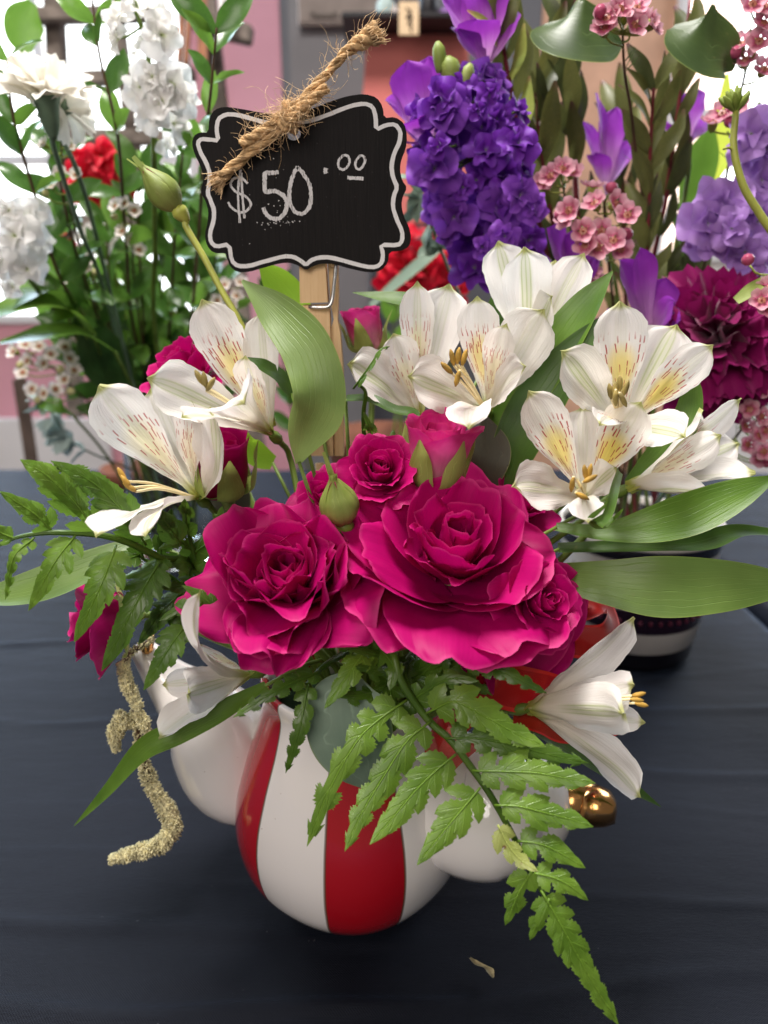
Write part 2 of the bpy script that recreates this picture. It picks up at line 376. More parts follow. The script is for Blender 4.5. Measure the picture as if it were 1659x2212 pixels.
def rose_petal_geo(Fm, loc, R_, t, az, p, rr, nu=13, nv=13):
    a0 = R(p['b0'] + (p['b1'] - p['b0']) * t ** 0.8)
    a1 = R(p['in'] + (p['open'] - p['in']) * t ** p.get('pw', 1.2) + rr.uniform(-1, 1) * p.get('jit', 6))
    a2 = a1 + R(p['roll'] * (t ** 0.7) * rr.uniform(0.5, 1.4))
    L = R_ * (p['l0'] + (p['l1'] - p['l0']) * t ** 0.7) * rr.uniform(0.94, 1.06)
    Wp = R_ * (p['w0'] + (p['w1'] - p['w0']) * t ** 0.6) * rr.uniform(0.9, 1.1)
    r0 = R_ * (0.02 + 0.06 * t); z0 = -0.14 * R_ * t
    vv = np.linspace(0, 1, 40)
    ang = np.interp(vv, [0, .22, .62, .86, 1], [a0, a0 + (a1 - a0) * .6, a1, a1 + (a2 - a1) * .35, a2])
    rr_ = r0 + np.concatenate([[0], np.cumsum(np.sin(ang[:-1]) * L / 39)])
    zz_ = z0 + np.concatenate([[0], np.cumsum(np.cos(ang[:-1]) * L / 39)])
    rmin = R_ * (p['c0'] + (p['c1'] - p['c0']) * t)
    ph = [rr.uniform(0, 6.28) for _ in range(5)]; k1 = rr.uniform(2.2, 3.8); k2 = rr.uniform(5, 7)
    skew = rr.uniform(-0.12, 0.12); V = []
    ru = p['ruf'] * R_ * (0.35 + 0.65 * t)
    for j in range(nv):
        v = j / (nv - 1)
        for i in range(nu):
            s = 2 * i / (nu - 1) - 1
            vm = 1 - 0.20 * abs(s) ** 3.2 + skew * s * 0.5 - 0.045 * math.exp(-((s - skew) / 0.16) ** 2) + 0.018 * math.sin(11 * s + ph[4])
            q = min(v * vm, 1.02)
            r = np.interp(q, vv, rr_); z = np.interp(q, vv, zz_); an = np.interp(q, vv, ang)
            w = Wp * np.interp(v, [0, .2, .5, .75, .92, 1], [.30, .62, .95, 1, .93, .80])
            rho = max(r, rmin); th = max(-2.5, min(2.5, s * w / rho))
            e = q ** 2.6
            d = ru * e * (0.6 * math.sin(k1 * s + ph[0]) + 0.4 * math.sin(k2 * s + ph[1])) + ru * 0.35 * q * math.sin(4 * q + 2 * s + ph[2]) + R_ * .012 * q ** 5 * math.sin(17 * s + ph[3]) + R_ * .008 * q ** 3 * math.sin(29 * s + ph[1])
            d -= R_ * 0.05 * s * (1 - t)                         # one edge tucks under the next petal
            x = r - rho + rho * math.cos(th) + d * math.cos(an)
            y = rho * math.sin(th) + ru * 0.4 * e * math.sin(k2 * 0.7 * s + ph[3])
            zz = z - d * math.sin(an)
            ca, sa = math.cos(az), math.sin(az)
            V.append(loc + Fm @ np.array([x * ca - y * sa, x * sa + y * ca, zz]))
    return V, grid_faces(nu, nv), grid_uv(nu, nv)
ROSE = dict(b0=35, b1=92, **{'in': -14}, open=78, roll=38, l0=.70, l1=1.12, w0=.24, w1=.66, c0=.10, c1=.50, ruf=.07, jit=6)
def rose(label, px, py, Y, rpx, axis, n, seed, mat='magenta', name='rose', sepals=5, stem=True, roll=0.0, group=None, sepal_mat='sepal', **kw):
    p = dict(ROSE); p.update(kw); rr = random.Random(seed)
    R_ = pxsize(rpx, Y); A = nrm(axis); c = at(px, py, Y)
    loc = c - A * R_ * p.get('depth', 0.45)
    Fm = axis_frame(A, roll)
    root = empty(name, loc, label, 'rose', group)
    for i in range(n):
        t = i / (n - 1) if n > 1 else 0
        az = i * 2.39996 + rr.uniform(-.25, .25) + rr.gauss(0, p.get('azr', 0))
        sc = p.get('scat', 0) * R_ * min(1, 2 * t); lo = loc + Fm @ np.array([rr.uniform(-1, 1) * sc, rr.uniform(-1, 1) * sc, rr.uniform(-.6, .6) * sc])
        V, F, uv = rose_petal_geo(Fm, lo, R_, t, az, p, rr, 21 if t > .3 else 13, 17 if t > .3 else 11)
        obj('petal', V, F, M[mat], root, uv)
    hip = loc - A * R_ * 0.34
    V, F, uv = tube_geo([loc - A * R_ * 0.06, loc - A * R_ * 0.18, hip, hip - A * R_ * 0.12], [R_ * .10, R_ * .17, R_ * .11, 0.0014], 10, 10)
    obj('hip', V, F, M['sepal'], root, uv)
    for i in range(sepals):
        az = i * 2 * math.pi / 5 + rr.uniform(-.2, .2); d = Fm @ np.array([math.cos(az), math.sin(az), 0])
        b = loc - A * R_ * .16
        f = p.get('sep', 0.5)      # 0 pressed to the flower, 1 bent back
        sp = p.get('seplen', 0.95) * R_
        hug = p.get('hug')
        if hug:
            leaf_part('sepal', [b + d * R_ * .12, b + d * R_ * hug + A * R_ * .22, b + d * R_ * (hug + .08) + A * R_ * .68, b + d * R_ * (hug + rr.uniform(.05, .35)) + A * R_ * 1.12],
                      [R_ * .16, R_ * .27, R_ * .18, R_ * .015], d, M[sepal_mat], root, n=14, nu=7, cross=-.35, wav=.15, seed=i)
            continue
        leaf_part('sepal', [b + d * R_ * .10, b + d * sp * .45 - A * sp * (.15 * f - .12), b + d * sp * (.80) + A * sp * (.35 - .5 * f), b + d * sp * .85 + A * sp * (.65 - .9 * f)],
                  [R_ * .11, R_ * .17, R_ * .08, R_ * .01], A, M[sepal_mat], root, n=12, nu=5, cross=0.3, wav=.2, seed=i)
    if stem:
        e = VASE_MOUTH + (hip - VASE_MOUTH) * np.array([.25, .25, .0])
        tube('stem', [hip - A * R_ * .08, hip - A * R_ * .5 + np.array([0, 0, -.004]), (hip + e) / 2 - A * R_ * .1, e, e * (1, 1, 0.5)], 0.0017, M['stem'], root, n=14, k=7)
    return root

def bud(label, px, py, Y, lenpx, rpx, d, stem_pts, mat='sepal', name='rose_bud', tails=True, seed=0, petal=None, cat='rose bud', stem_mat='stem_yellow'):
    """closed green bud: five sepals wrapped round a drop of petals, with thin tails"""
    rr = random.Random(seed); A = nrm(d); L = pxsize(lenpx, Y); r = pxsize(rpx, Y)
    b = at(px, py, Y); Fm = axis_frame(A); root = empty(name, b, label, cat)
    prof = [(0, .32), (.10, .66), (.24, .92), (.40, 1.0), (.58, .86), (.75, .56), (.90, .26), (1, .08)]
    V = []; k = 14
    for z, q in prof:
        for i in range(k):
            a = 2 * math.pi * i / k; V.append(b + Fm @ np.array([math.cos(a) * q * r * .95, math.sin(a) * q * r * .95, z * L]))
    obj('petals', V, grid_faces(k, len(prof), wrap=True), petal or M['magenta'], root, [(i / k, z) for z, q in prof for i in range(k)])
    for i in range(5):
        az0 = i * 2 * math.pi / 5 + rr.uniform(-.1, .1); V = []; nv = 16; nu = 7
        tail = rr.uniform(1.05, 1.6) if tails else 1.0; bend = rr.uniform(-.3, 1.6)
        for j in range(nv):
            v = j / (nv - 1); z = v * tail
            q = np.interp(min(z, 1), [a for a, _ in prof], [c for _, c in prof]) * 1.04 + (0.02 if z < 1 else 0.05 + (z - 1) * bend)
            wa = np.interp(v * tail, [0, .3, .6, .85, 1, 1.6], [.74, .78, .72, .62, .40, .05])
            for i2 in range(nu):
                s = 2 * i2 / (nu - 1) - 1
                a = az0 + s * wa * (1.0 if z < 0.95 else 1.0)
                ridge = 0.10 * (1 - abs(s)) + 0.05 * (i % 2) + 0.02 * math.sin(9 * s)
                rad = (q + ridge) * r if z <= 1 else max(0.02, q) * r
                if z > 1: P = np.array([math.cos(az0) * rad, math.sin(az0) * rad, z * L]) + np.array([-math.sin(az0), math.cos(az0), 0]) * s * r * .26 * max(.08, 1.8 - z)
                else: P = np.array([math.cos(a) * rad, math.sin(a) * rad, z * L])
                V.append(b + Fm @ P)
        obj('sepal', V, grid_faces(nu, nv), M[mat], root, grid_uv(nu, nv))
    V, F, uv = tube_geo([b + A * L * .02, b - A * L * .10, b - A * L * .24, b - A * L * .34], [r * .45, r * .62, r * .42, r * .20], 8, 10)
    obj('hip', V, F, M['stem_yellow'] if stem_mat == 'stem_yellow' else M['stem'], root, uv)
    tube('stem', [b - A * L * .3] + pts_px(stem_pts), 0.0015, M[stem_mat], root, n=20, k=8)
    return root

WID = ([0, .08, .2, .4, .6, .78, .89, .94, .97, 1.0], [.26, .36, .56, .84, 1.0, 1.0, .84, .44, .15, .02])
OUT = ([0, .12, .3, .5, .66, .8, .89, .94, .97, 1.0], [.13, .20, .48, .82, .98, 1.0, .86, .46, .15, .02])
INN = ([0, .15, .35, .55, .72, .84, .92, .96, 1.0], [.09, .16, .46, .84, 1.0, .95, .66, .24, .02])
def tepal_geo(B, T, A, Wd, prof, bulge, cup, ruf, tipcurl, rr, nu=15, nv=30, side=None):
    L = np.linalg.norm(T - B)
    C = (B + T) / 2 + A * bulge * L
    if side is not None: C = C + np.asarray(side)
    t = np.linspace(0, 1, nv)[:, None]
    P = (1 - t) ** 2 * B + 2 * t * (1 - t) * C + t * t * T
    Tn = np.array([nrm(q) for q in np.gradient(P, axis=0)])
    p6 = P[int(nv * .6)]; inward = B + A * np.dot(p6 - B, A) - p6
    ref = nrm(nrm(inward) * 0.8 + A + CAMDIR * 0.45)
    if np.linalg.norm(np.cross(ref, Tn[int(nv * .6)])) < 0.2: ref = nrm(ref + CAMDIR)
    ph = [rr.uniform(0, 6.28) for _ in range(5)]; V = []
    for j in range(nv):
        v = j / (nv - 1); tt = Tn[j]
        N = nrm(ref - tt * np.dot(ref, tt)); S = np.cross(tt, N)
        w = Wd * np.interp(v, *prof)
        for i in range(nu):
            s = 2 * i / (nu - 1) - 1; e = abs(s)
            cu = cup * w * (s * s) * (1 - 0.35 * v) + 0.55 * w * s * s * max(0, 0.35 - v) * 2.5
            z = cu + ruf * Wd * e * e * math.sin(7 * v + ph[0] + (1.7 if s > 0 else 0)) * min(1, v * 2)
            z += ruf * 0.5 * Wd * e ** 3 * math.sin(19 * v + ph[1] * (1 if s > 0 else 2)) + 0.035 * Wd * math.cos(9 * s + ph[2] + 2 * v) * min(1, v * 2) + 0.03 * Wd * math.sin(13 * v + 4 * s + ph[3])
            z -= tipcurl * L * max(0, v - 0.62) ** 2 * 2.2
            lat = w * s * (1 + 0.018 * math.sin(60 * v + 3 * s) * (e > .9))
            V.append(P[j] + S * lat + N * z)
    return V, grid_faces(nu, nv), grid_uv(nu, nv)
def alstro(label, base, throat_axis_px, tepals, stamens, seed, stem_to=None, anther='anther', group='white alstroemeria flowers in the striped pot', sc=1.0):
    """base (px, py, Y); tepals: (tip px, py, Y, half width px, kind, bulge, cup, tipcurl)"""
    rr = random.Random(seed); B = at(*base)
    tips = [at(*q[:3]) for q in tepals]
    A = nrm(np.mean([nrm(q - B) for q in tips], axis=0)) if throat_axis_px is None else nrm(at(*throat_axis_px) - B)
    root = empty('alstroemeria_flower', B, label, 'flower', group)
    for q, T in zip(tepals, tips):
        kind = q[4]; prof = {'o': OUT, 'w': WID}.get(kind, INN)
        mat = {'o': 'tep_out', 'w': 'tep_out', 'i': 'tep_in', 'p': 'tep_pale'}[kind]
        Wd = pxsize(q[3], q[2])
        bu = q[5] if len(q) > 5 else .15; cu = q[6] if len(q) > 6 else .25; tc = q[7] if len(q) > 7 else 0.05
        side = None
        if len(q) > 8: side = np.array(q[8])
        V, F, uv = tepal_geo(B, T, A, Wd, prof, bu, cu, 0.10, tc, rr, side=side)
        obj('petal', V, F, M[mat], root, uv)
    for (sx, sy, sY, ax, ay) in stamens:                       # anther centre (px, Y) and its direction in px
        e = at(sx, sy, sY); d = nrm(at(sx + ax, sy + ay, sY) - e)
        al = pxsize(17 * sc, sY); ar = pxsize(6.2 * sc, sY)
        e0 = e - d * al
        mid = (B + e0) / 2 + A * np.linalg.norm(e0 - B) * .12
        g = tube('stamen', [B, mid, e0], [0.0007, 0.0006, 0.0005], M['filament'], root, n=10, k=6)
        V, F, uv = tube_geo([e - d * al, e - d * al * .5, e, e + d * al * .5, e + d * al], [ar * .35, ar * .95, ar, ar * .9, ar * .25], 10, 8)
        obj('anther', V, F, M[anther], g, uv)
    e = at(*stem_to) if stem_to is not None else VASE_MOUTH + (B - VASE_MOUTH) * (.3, .3, .05)
    ov = B - A * 0.007
    tube('ovary', [B + A * .002, B - A * .003, ov], [0.0017, 0.0030, 0.0017], M['stem'], root, n=6, k=8)
    tube('stem', [ov, ov - A * .012 + np.array([0, 0, -.004]), (ov + e) / 2 + np.array([0, 0, .004]), e, VASE_MOUTH * (1, 1, .6)], [.0014, .0015, .0017], M['stem'], root, n=16, k=7)
    return root

def pinna_geo(C3, H, nref, nl=9, seed=0, droop=0.0, left=1.0, right=1.0):
    rr = random.Random(seed); C = catmull(C3, 40); s = np.linspace(0, 1, 40)
    T = np.array([nrm(q) for q in np.gradient(C, axis=0)]); L = np.sum(np.linalg.norm(np.diff(C, axis=0), axis=1))
    NR = nrm(nref)
    def P(a, b, h):
        aa = min(max(a, 0), 1); i = min(int(aa * 39), 38); f = aa * 39 - i
        c = C[i] * (1 - f) + C[i + 1] * f; t = nrm(T[i] * (1 - f) + T[i + 1] * f)
        if a > 1: c = c + t * (a - 1) * L
        if a < 0: c = c + t * a * L
        n = nrm(NR - t * np.dot(NR, t)); S = np.cross(t, n)
        return c + S * b + n * (h - droop * b * b / max(H, 1e-5))
    nl = max(3, int(round(nl * 0.7)))
    g = Geo()
    pos = [0.06 + 0.86 * (q / (nl - 1)) ** 0.93 for q in range(nl)]
    for side in (-1, 1):
        k_ = left if side < 0 else right
        for q, t0 in enumerate(pos):
            t0 = t0 + (0.03 if side > 0 else 0) * (1 - t0)
            ll = H * k_ * np.interp(t0, [0, .12, .3, .6, .85, 1], [.86, 1.0, .90, .62, .36, .12]) * rr.uniform(.82, 1.12) * 1.12
            sp = 0.90 / nl * L
            wd = sp * np.interp(t0, [0, .2, .5, 1], [.66, .76, .80, .70]) * (1.1 if q == 0 else 1)
            an = R(np.interp(t0, [0, .3, 1], [52, 42, 20]) + rr.uniform(-7, 7))
            ca, sa = math.cos(an), math.sin(an); m = 11; V = []; U = []
            tilt = rr.uniform(.06, .18)
            fused = np.interp(t0, [0, .25, .6], [.40, .85, 1.2])
            for j in range(m):
                v = j / (m - 1)
                w0 = np.interp(v, [0, .15, .40, .68, .88, 1], [fused * .9, .70 + .25 * fused, 1.05, .80, .42, .03]) * wd
                bend = 0.18 * ll * v * v                               # lobes sweep forward
                for i in range(5):
                    u = i / 2 - 1
                    ser = 1.0 + (0.17 if (j % 2 == 0) else -0.10) * (abs(u) == 1) * (v > .18) * (v < .99)
                    al = ll * v * ca + bend * .6 - u * w0 * ser * sa * .62 * (1 if side > 0 else 1)
                    la = ll * v * sa + u * w0 * ser * ca * .62
                    # keep u<0 on the outer side
                    a_ = t0 + al / L; b_ = side * la
                    h = -tilt * w0 * abs(u) + 0.05 * ll * math.sin(2.6 * v) - 0.10 * ll * v * v
                    a_ = min(a_, 1.02); bm_ = max(0.0, 1.03 - a_) * L * .40; b_ = max(-bm_, min(bm_, b_)); V.append(P(a_, b_, h)); U.append(((u + 1) / 2, v))
            F = grid_faces(5, m)
            g.add(V, F, U)
    # lamina along the midrib
    V = []; U = []
    for j in range(20):
        t = 0.16 + 0.86 * j / 19; w = H * np.interp(t, [0, .2, .5, .9, 1.02], [.05, .22, .34, .22, .01])
        for i in range(3):
            u = i - 1; V.append(P(t, u * w, -0.02 * w + (0.0002 if u == 0 else 0))); U.append((0.5 + u * .2, t))
    g.add(V, grid_faces(3, 20), U)
    V, F, uv = tube_geo([P(t, 0, 0.0001) for t in np.linspace(-.02, .97, 14)], [0.0005, .00032, .00012], 14, 5, smooth_path=False)
    g.add(V, F, [(0.5, y) for x, y in uv])
    return g
def fern(label, rachis, pinnae, mat='fern', name='fern_frond', rad=(.0016, .0012, .0005), nref=None, special=None, tipN=None):
    """rachis [(px,py,Y)...]; pinnae (list of (px,py,Y) from base to tip, half width px, lobes)"""
    P = pts_px(rachis); root = empty(name, P[0], label, 'fern', None)
    tube('rachis', P, list(rad), M['fern_dark'], root, n=40, k=7)
    for q, item in enumerate(pinnae):
        lst, hw, nl = item[:3]; opt = item[3] if len(item) > 3 else {}
        nr = opt.get('n', nref if nref is not None else nrm(CAMDIR * 1.0 + np.array([0, 0, .5])))
        g = pinna_geo(pts_px(lst), pxsize(hw, lst[0][2]), nr, nl, seed=q * 7 + 1, droop=opt.get('droop', .06), left=opt.get('l', 1), right=opt.get('r', 1))
        g.build('leaflet', M[opt.get('m', mat)], root)
    return root

# ------------------------------------------------------------------ table covers
def m_cloth(name, base):
    k = NT(name); k.uv(); pos = k.n('ShaderNodeNewGeometry').outputs['Position']
    sp = k.n('ShaderNodeSeparateXYZ', {0: pos}); x, y = sp.outputs[0], sp.outputs[1]
    wx = k.math('SINE', k.math('MULTIPLY', x, 5200.0)); wy = k.math('SINE', k.math('MULTIPLY', y, 5200.0))
    weave = k.math('MULTIPLY', wx, wy)
    slub = k.noise(k.vec(k.math('MULTIPLY', x, 260.0), k.math('MULTIPLY', y, 900.0)), 1.0, 3)
    crump = k.noise(k.vec(k.math('MULTIPLY', x, 13.0), k.math('MULTIPLY', y, 38.0)), 1.0, 3, 0.5)
    dust = k.ss(k.noise(pos, 420.0, 2), 0.76, 0.80)
    c = k.mix(slub, tuple(q * .75 for q in base), tuple(q * 1.35 for q in base))
    c = k.mix(k.math('MULTIPLY', k.ss(k.noise(pos, 9.0, 3), .4, .75), .35), c, tuple(q * 1.5 for q in base))
    c = k.mix(k.math('MULTIPLY', dust, 0.25), c, (0.25, 0.25, 0.25))
    h = k.math('ADD', k.math('MULTIPLY', weave, 0.10), k.math('ADD', k.math('MULTIPLY', slub, 0.40), k.math('MULTIPLY', crump, 2.6)))
    k.p.inputs['Sheen Weight'].default_value = 0.0
    k.set(k.p.inputs['Sheen Weight'], 0.46); k.p.inputs['Sheen Roughness'].default_value = 0.22
    k.p.inputs['Sheen Tint'].default_value = (0.36, 0.58, 1.0, 1)
    return k.fin(c, 0.62, 0.10, k.bump(h, 0.5, 0.0016))
M['cloth'] = m_cloth('navy_cloth', (0.0055, 0.0068, 0.0115))
def cloth_sheet(name, x0, x1, y0, y1, label, nx=190, ny=430, drop_l=False, drop_r=False):
    rr = random.Random(5)
    folds = [(rr.uniform(-.36, .45), rr.uniform(-.10, .10), rr.uniform(.0018, .0045), rr.uniform(.0005, .0013), rr.uniform(-.5, .3), rr.uniform(.08, .35)) for _ in range(46)]
    xs = np.linspace(x0, x1, nx); ys = y0 + (y1 - y0) * np.linspace(0, 1, ny) ** 1.5
    X, Y_ = np.meshgrid(xs, ys)
    Zc = 0.0012 * np.sin(7 * X + 3 * Y_) * np.sin(5 * Y_ + 1.3 * X)
    for fy, sl, w, hgt, fx, fl in folds:
        d = (Y_ - fy - sl * (X - fx) - 0.006 * np.sin(11 * X + fy * 20) - .002 * np.sin(37 * X + fy * 50)) / w
        Zc = Zc + hgt * np.exp(-np.clip(d * d, 0, 40)) * np.exp(-((X - fx) / fl) ** 4) * np.where(d > 0, 1.0, 1.0)
    Zc = np.minimum(Zc - 0.0024, 0.0006)
    V = [tuple(q) for q in np.stack([X, Y_, Zc], axis=-1).reshape(-1, 3)]
    F = grid_faces(nx, ny)
    # hem hanging over the edges
    n0 = len(V)
    ring = [j * nx + (nx - 1) for j in range(ny)] + [(ny - 1) * nx + i for i in range(nx - 2, -1, -1)] + [j * nx for j in range(ny - 2, -1, -1)]
    for q, dz in ((.004, -.003), (.007, -.012), (.009, -.25)):
        for r_ in ring:
            x, y, z = V[r_]
            ox = q if r_ % nx == nx - 1 else (-q if r_ % nx == 0 else 0); oy = q if r_ // nx == ny - 1 else 0
            V.append((x + ox, y + oy, dz + z))
    m = len(ring); prev = ring
    for lv in range(3):
        cur = [n0 + lv * m + i for i in range(m)]
        F += [(prev[i], cur[i], cur[i + 1], prev[i + 1]) for i in range(m - 1)]
        prev = cur
    o = obj(name, V, F, M['cloth'])
    return tag(o, label, 'tablecloth')
cloth_sheet('tablecloth', -0.95, 0.335, -0.42, 0.82, 'wrinkled navy cloth under the striped flower pot')
cloth_sheet('tablecloth', 0.358, 1.1, -0.1, 0.80, 'navy cloth on the next table beyond the gap at the right edge', 40, 60)

# ------------------------------------------------------------------ striped ceramic pot
def m_ceramic(name, stripes):
    k = NT(name); u, v = k.uv()
    white = (0.84, 0.80, 0.775); red = (0.40, 0.004, 0.012)
    sp = k.noise(k.OBJ, 500.0, 1); spots = k.ss(sp, 0.80, 0.83)
    c = k.mix(k.math('MULTIPLY', spots, 0.5), white, (0.25, 0.14, 0.08))
    if stripes:
        f = k.math('FRACT', k.math('ADD', k.math('MULTIPLY', u, 5.0), 0.0))
        d = k.math('ABSOLUTE', k.math('SUBTRACT', f, 0.5))
        d = k.math('ADD', d, k.math('MULTIPLY', k.math('SUBTRACT', k.noise(k.OBJ, 30.0, 2), 0.5), 0.012))
        ln = k.math('MULTIPLY', k.ss(d, 0.235, 0.241), k.ss(d, 0.259, 0.251))
        c = k.mix(k.ss(d, 0.250, 0.243), c, red)
        c = k.mix(k.math('MULTIPLY', ln, 0.75), c, (0.09, 0.05, 0.02))
    return k.fin(c, 0.16, 0.5, k.bump(k.noise(k.OBJ, 60.0, 3), 0.05, 0.001), coat=1.0)
M['ceramic'] = m_ceramic('white_red_glaze', True)
M['ceramic_w'] = m_ceramic('white_glaze', False)
M['gold'] = m_plain('gold_lustre', (0.80, 0.42, 0.15), 0.2, 0.5, 0.1, 60, 0.1, metal=1.0)
pot_c = np.array([-0.0155, -0.006, 0.0])
pot = empty('ceramic_pot', pot_c, 'white ceramic pot with broad red stripes holding the bouquet', 'flower pot')
def lathe_geo(c, prof, k, lob=0.0, nl=5, ph=0.0, a0=-90.0):
    V = []; U = []
    for j, (z, r) in enumerate(prof):
        for i in range(k + 1):
            a = R(a0) + 2 * math.pi * i / k
            lb = 1 + lob * math.cos(nl * (2 * math.pi * i / k) + ph) * min(1, 1.3 * math.sin(math.pi * min(1, max(0, z / 0.12))) + .2)
            V.append((c[0] + r * lb * math.cos(a), c[1] + r * lb * math.sin(a), c[2] + z)); U.append((i / k, j / (len(prof) - 1)))
    return V, grid_faces(k + 1, len(prof)), U
prof = catmull([(0.0006, .0005, 0), (0.0005, .028, 0), (0.003, .037, 0), (0.010, .045, 0), (0.022, .0525, 0), (0.040, .0565, 0), (0.058, .0555, 0), (0.076, .0505, 0), (0.094, .044, 0), (0.108, .0405, 0), (0.116, .0415, 0), (0.1185, .0405, 0), (0.116, .0375, 0), (0.10, .038, 0), (0.06, .048, 0), (0.03, .046, 0), (0.008, .03, 0), (0.006, .001, 0)], 90)
# red stripe centred just right of the front; u = 0 faces a0
V, F, U = lathe_geo(pot_c, [(p[0], p[1]) for p in prof], 120, 0.018, 5, math.pi, a0=-90 + 8 - 36)
obj('body', V, F, M['ceramic'], pot, U)
def blob(name, path, rad, mat, parent, n=28, k=24, round_end=True):
    """smooth bulging arm of the pot with rounded ends"""
    C = catmull(path, n); t = np.linspace(0, 1, n)
    r = catmull(np.array([[q, 0, 0] for q in rad]), n)[:, 0]
    d0 = nrm(C[1] - C[0]); d1 = nrm(C[-1] - C[-2])
    pre = [(C[0] - d0 * rad[0] * math.sin(a), rad[0] * math.cos(a)) for a in np.linspace(1.5, .25, 5)]
    post = [(C[-1] + d1 * rad[-1] * .8 * math.sin(a), rad[-1] * math.cos(a)) for a in np.linspace(.25, 1.5, 6)]
    CC = np.array([p for p, _ in pre] + list(C) + [p for p, _ in post]); RR = np.array([q for _, q in pre] + list(r) + [q for _, q in post])
    T, N, B = frames(CC); V = []; uv = []
    for j in range(len(CC)):
        for i in range(k):
            a = 2 * math.pi * i / k; V.append(CC[j] + RR[j] * (N[j] * math.cos(a) + B[j] * math.sin(a))); uv.append((i / k, j / len(CC)))
    F = grid_faces(k, len(CC), wrap=True) + [tuple(range(k - 1, -1, -1)), tuple((len(CC) - 1) * k + i for i in range(k))]
    return obj(name, V, F, mat, parent, uv)
blob('side_bulge', pts_px([(600, 1665, .012), (510, 1655, .005), (455, 1560, .0), (365, 1470, .005), (312, 1408, .008)]), [.026, .0265, .0225, .0115, .0065], M['ceramic_w'], pot)
blob('tip_cap', pts_px([(318, 1400, .004), (322, 1375, .004)]), [.0030, .0026], M['gold'], pot, n=6, k=10)
blob('side_bulge', pts_px([(930, 1680, -.016), (1010, 1730, -.024), (1085, 1735, -.028), (1150, 1738, -.028)]), [.026, .0325, .0315, .0225], M['ceramic_w'], pot)
gv = []; 
def facet(c, r, seed, name, parent, mat):
    bm = bmesh.new(); bmesh.ops.create_icosphere(bm, subdivisions=2, radius=r); rr = random.Random(seed)
    for v in bm.verts: v.co *= 1 + rr.uniform(-.10, .08)
    V = [np.array(v.co[:]) * (1.0, .9, .95) + c for v in bm.verts]; bm.verts.index_update(); F = [[v.index for v in f.verts] for f in bm.faces]; bm.free()
    return obj(name, V, F, mat, parent, smooth=True)
k1 = facet(at(1240, 1728, -.030), .0125, 3, 'gold_knob', pot, M['gold'])
facet(at(1286, 1744, -.036), .0100, 8, 'gold_knob', pot, M['gold'])

# ------------------------------------------------------------------ price sign clipped above the bouquet
SY = 0.040
def S(zx, zy, dy=0.0):                                     # sign sketch coordinates -> world
    return at(387 + zx / 3, zy / 3, SY) + np.array([0, dy, 0])
k = NT('black_board'); k.uv(); pos = k.n('ShaderNodeNewGeometry').outputs['Position']
sp = k.n('ShaderNodeSeparateXYZ', {0: pos})
gr = k.noise(k.vec(k.math('MULTIPLY', sp.outputs[0], 1500.0), k.math('MULTIPLY', sp.outputs[1], 40.0), k.math('MULTIPLY', sp.outputs[2], 60.0)), 1.0, 4)
smear = k.math('MULTIPLY', k.ss(k.noise(pos, 900.0, 2), .70, .76), .35)
cc = k.mix(gr, (0.005, 0.0045, 0.005), (0.015, 0.013, 0.013)); cc = k.mix(smear, cc, (0.16, 0.15, 0.15))
M['board'] = k.fin(cc, 0.6, 0.12, k.bump(gr, 0.4, 0.0004))
k = NT('chalk'); k.uv(); pos = k.n('ShaderNodeNewGeometry').outputs['Position']
sp = k.n('ShaderNodeSeparateXYZ', {0: pos})
gr = k.noise(k.vec(k.math('MULTIPLY', sp.outputs[0], 2400.0), 0.0, k.math('MULTIPLY', sp.outputs[2], 300.0)), 1.0, 3)
M['chalk'] = k.fin(k.mix(k.ss(gr, 0.33, 0.47), (0.16, 0.15, 0.15), (0.66, 0.65, 0.66)), 0.9, 0.1)
k = NT('white_line'); k.uv(); pos = k.n('ShaderNodeNewGeometry').outputs['Position']
sp = k.n('ShaderNodeSeparateXYZ', {0: pos})
gr = k.noise(k.vec(k.math('MULTIPLY', sp.outputs[0], 2400.0), 0.0, k.math('MULTIPLY', sp.outputs[2], 200.0)), 1.0, 3)
M['border'] = k.fin(k.mix(k.ss(gr, 0.22, 0.42), (0.38, 0.37, 0.38), (0.74, 0.73, 0.74)), 0.8, 0.2)
sign = empty('price_sign', at(690, 985, SY), 'black chalkboard price sign reading 50 dollars with twine bow, clipped in the bouquet', 'sign')
outl = [(190,860),(195,760),(230,710),(290,690),(400,705),(560,735),(640,736),(760,728),(830,714),(900,690),(1000,650),(1100,620),(1200,608),(1280,630),(1320,690),(1328,765),(1400,757),(1460,800),(1478,880),(1470,960),(1440,1030),(1430,1100),(1445,1170),(1478,1215),(1450,1270),(1440,1330),(1455,1400),(1490,1470),(1505,1540),(1490,1600),(1440,1625),(1362,1630),(1355,1700),(1310,1755),(1230,1768),(1100,1740),(1000,1710),(920,1708),(860,1725),(822,1753),(780,1725),(720,1702),(650,1705),(540,1735),(450,1762),(380,1765),(330,1730),(305,1660),(298,1640),(220,1640),(178,1590),(165,1520),(185,1440),(190,1370),(175,1310),(140,1250),(150,1200),(160,1150),(140,1080),(100,1000),(82,930),(95,880),(130,858)]
def chaikin(p, it=1):
    for _ in range(it):
        q = []
        for i in range(len(p)):
            a, b = np.array(p[i], float), np.array(p[(i + 1) % len(p)], float); q += [a * .78 + b * .22, a * .22 + b * .78]
        p = q
    return p
ol = chaikin(outl, 1); hole = [(742 + 46 * math.cos(a), 866 + 44 * math.sin(a)) for a in np.linspace(0, 2 * math.pi, 24, endpoint=False)]
bm = bmesh.new(); TH = 0.0032
def loop_edges(pts, y):
    vs_ = [bm.verts.new(S(p[0], p[1], y)) for p in pts]; return vs_, [bm.edges.new((vs_[i], vs_[(i + 1) % len(vs_)])) for i in range(len(vs_))]
ringsV = []
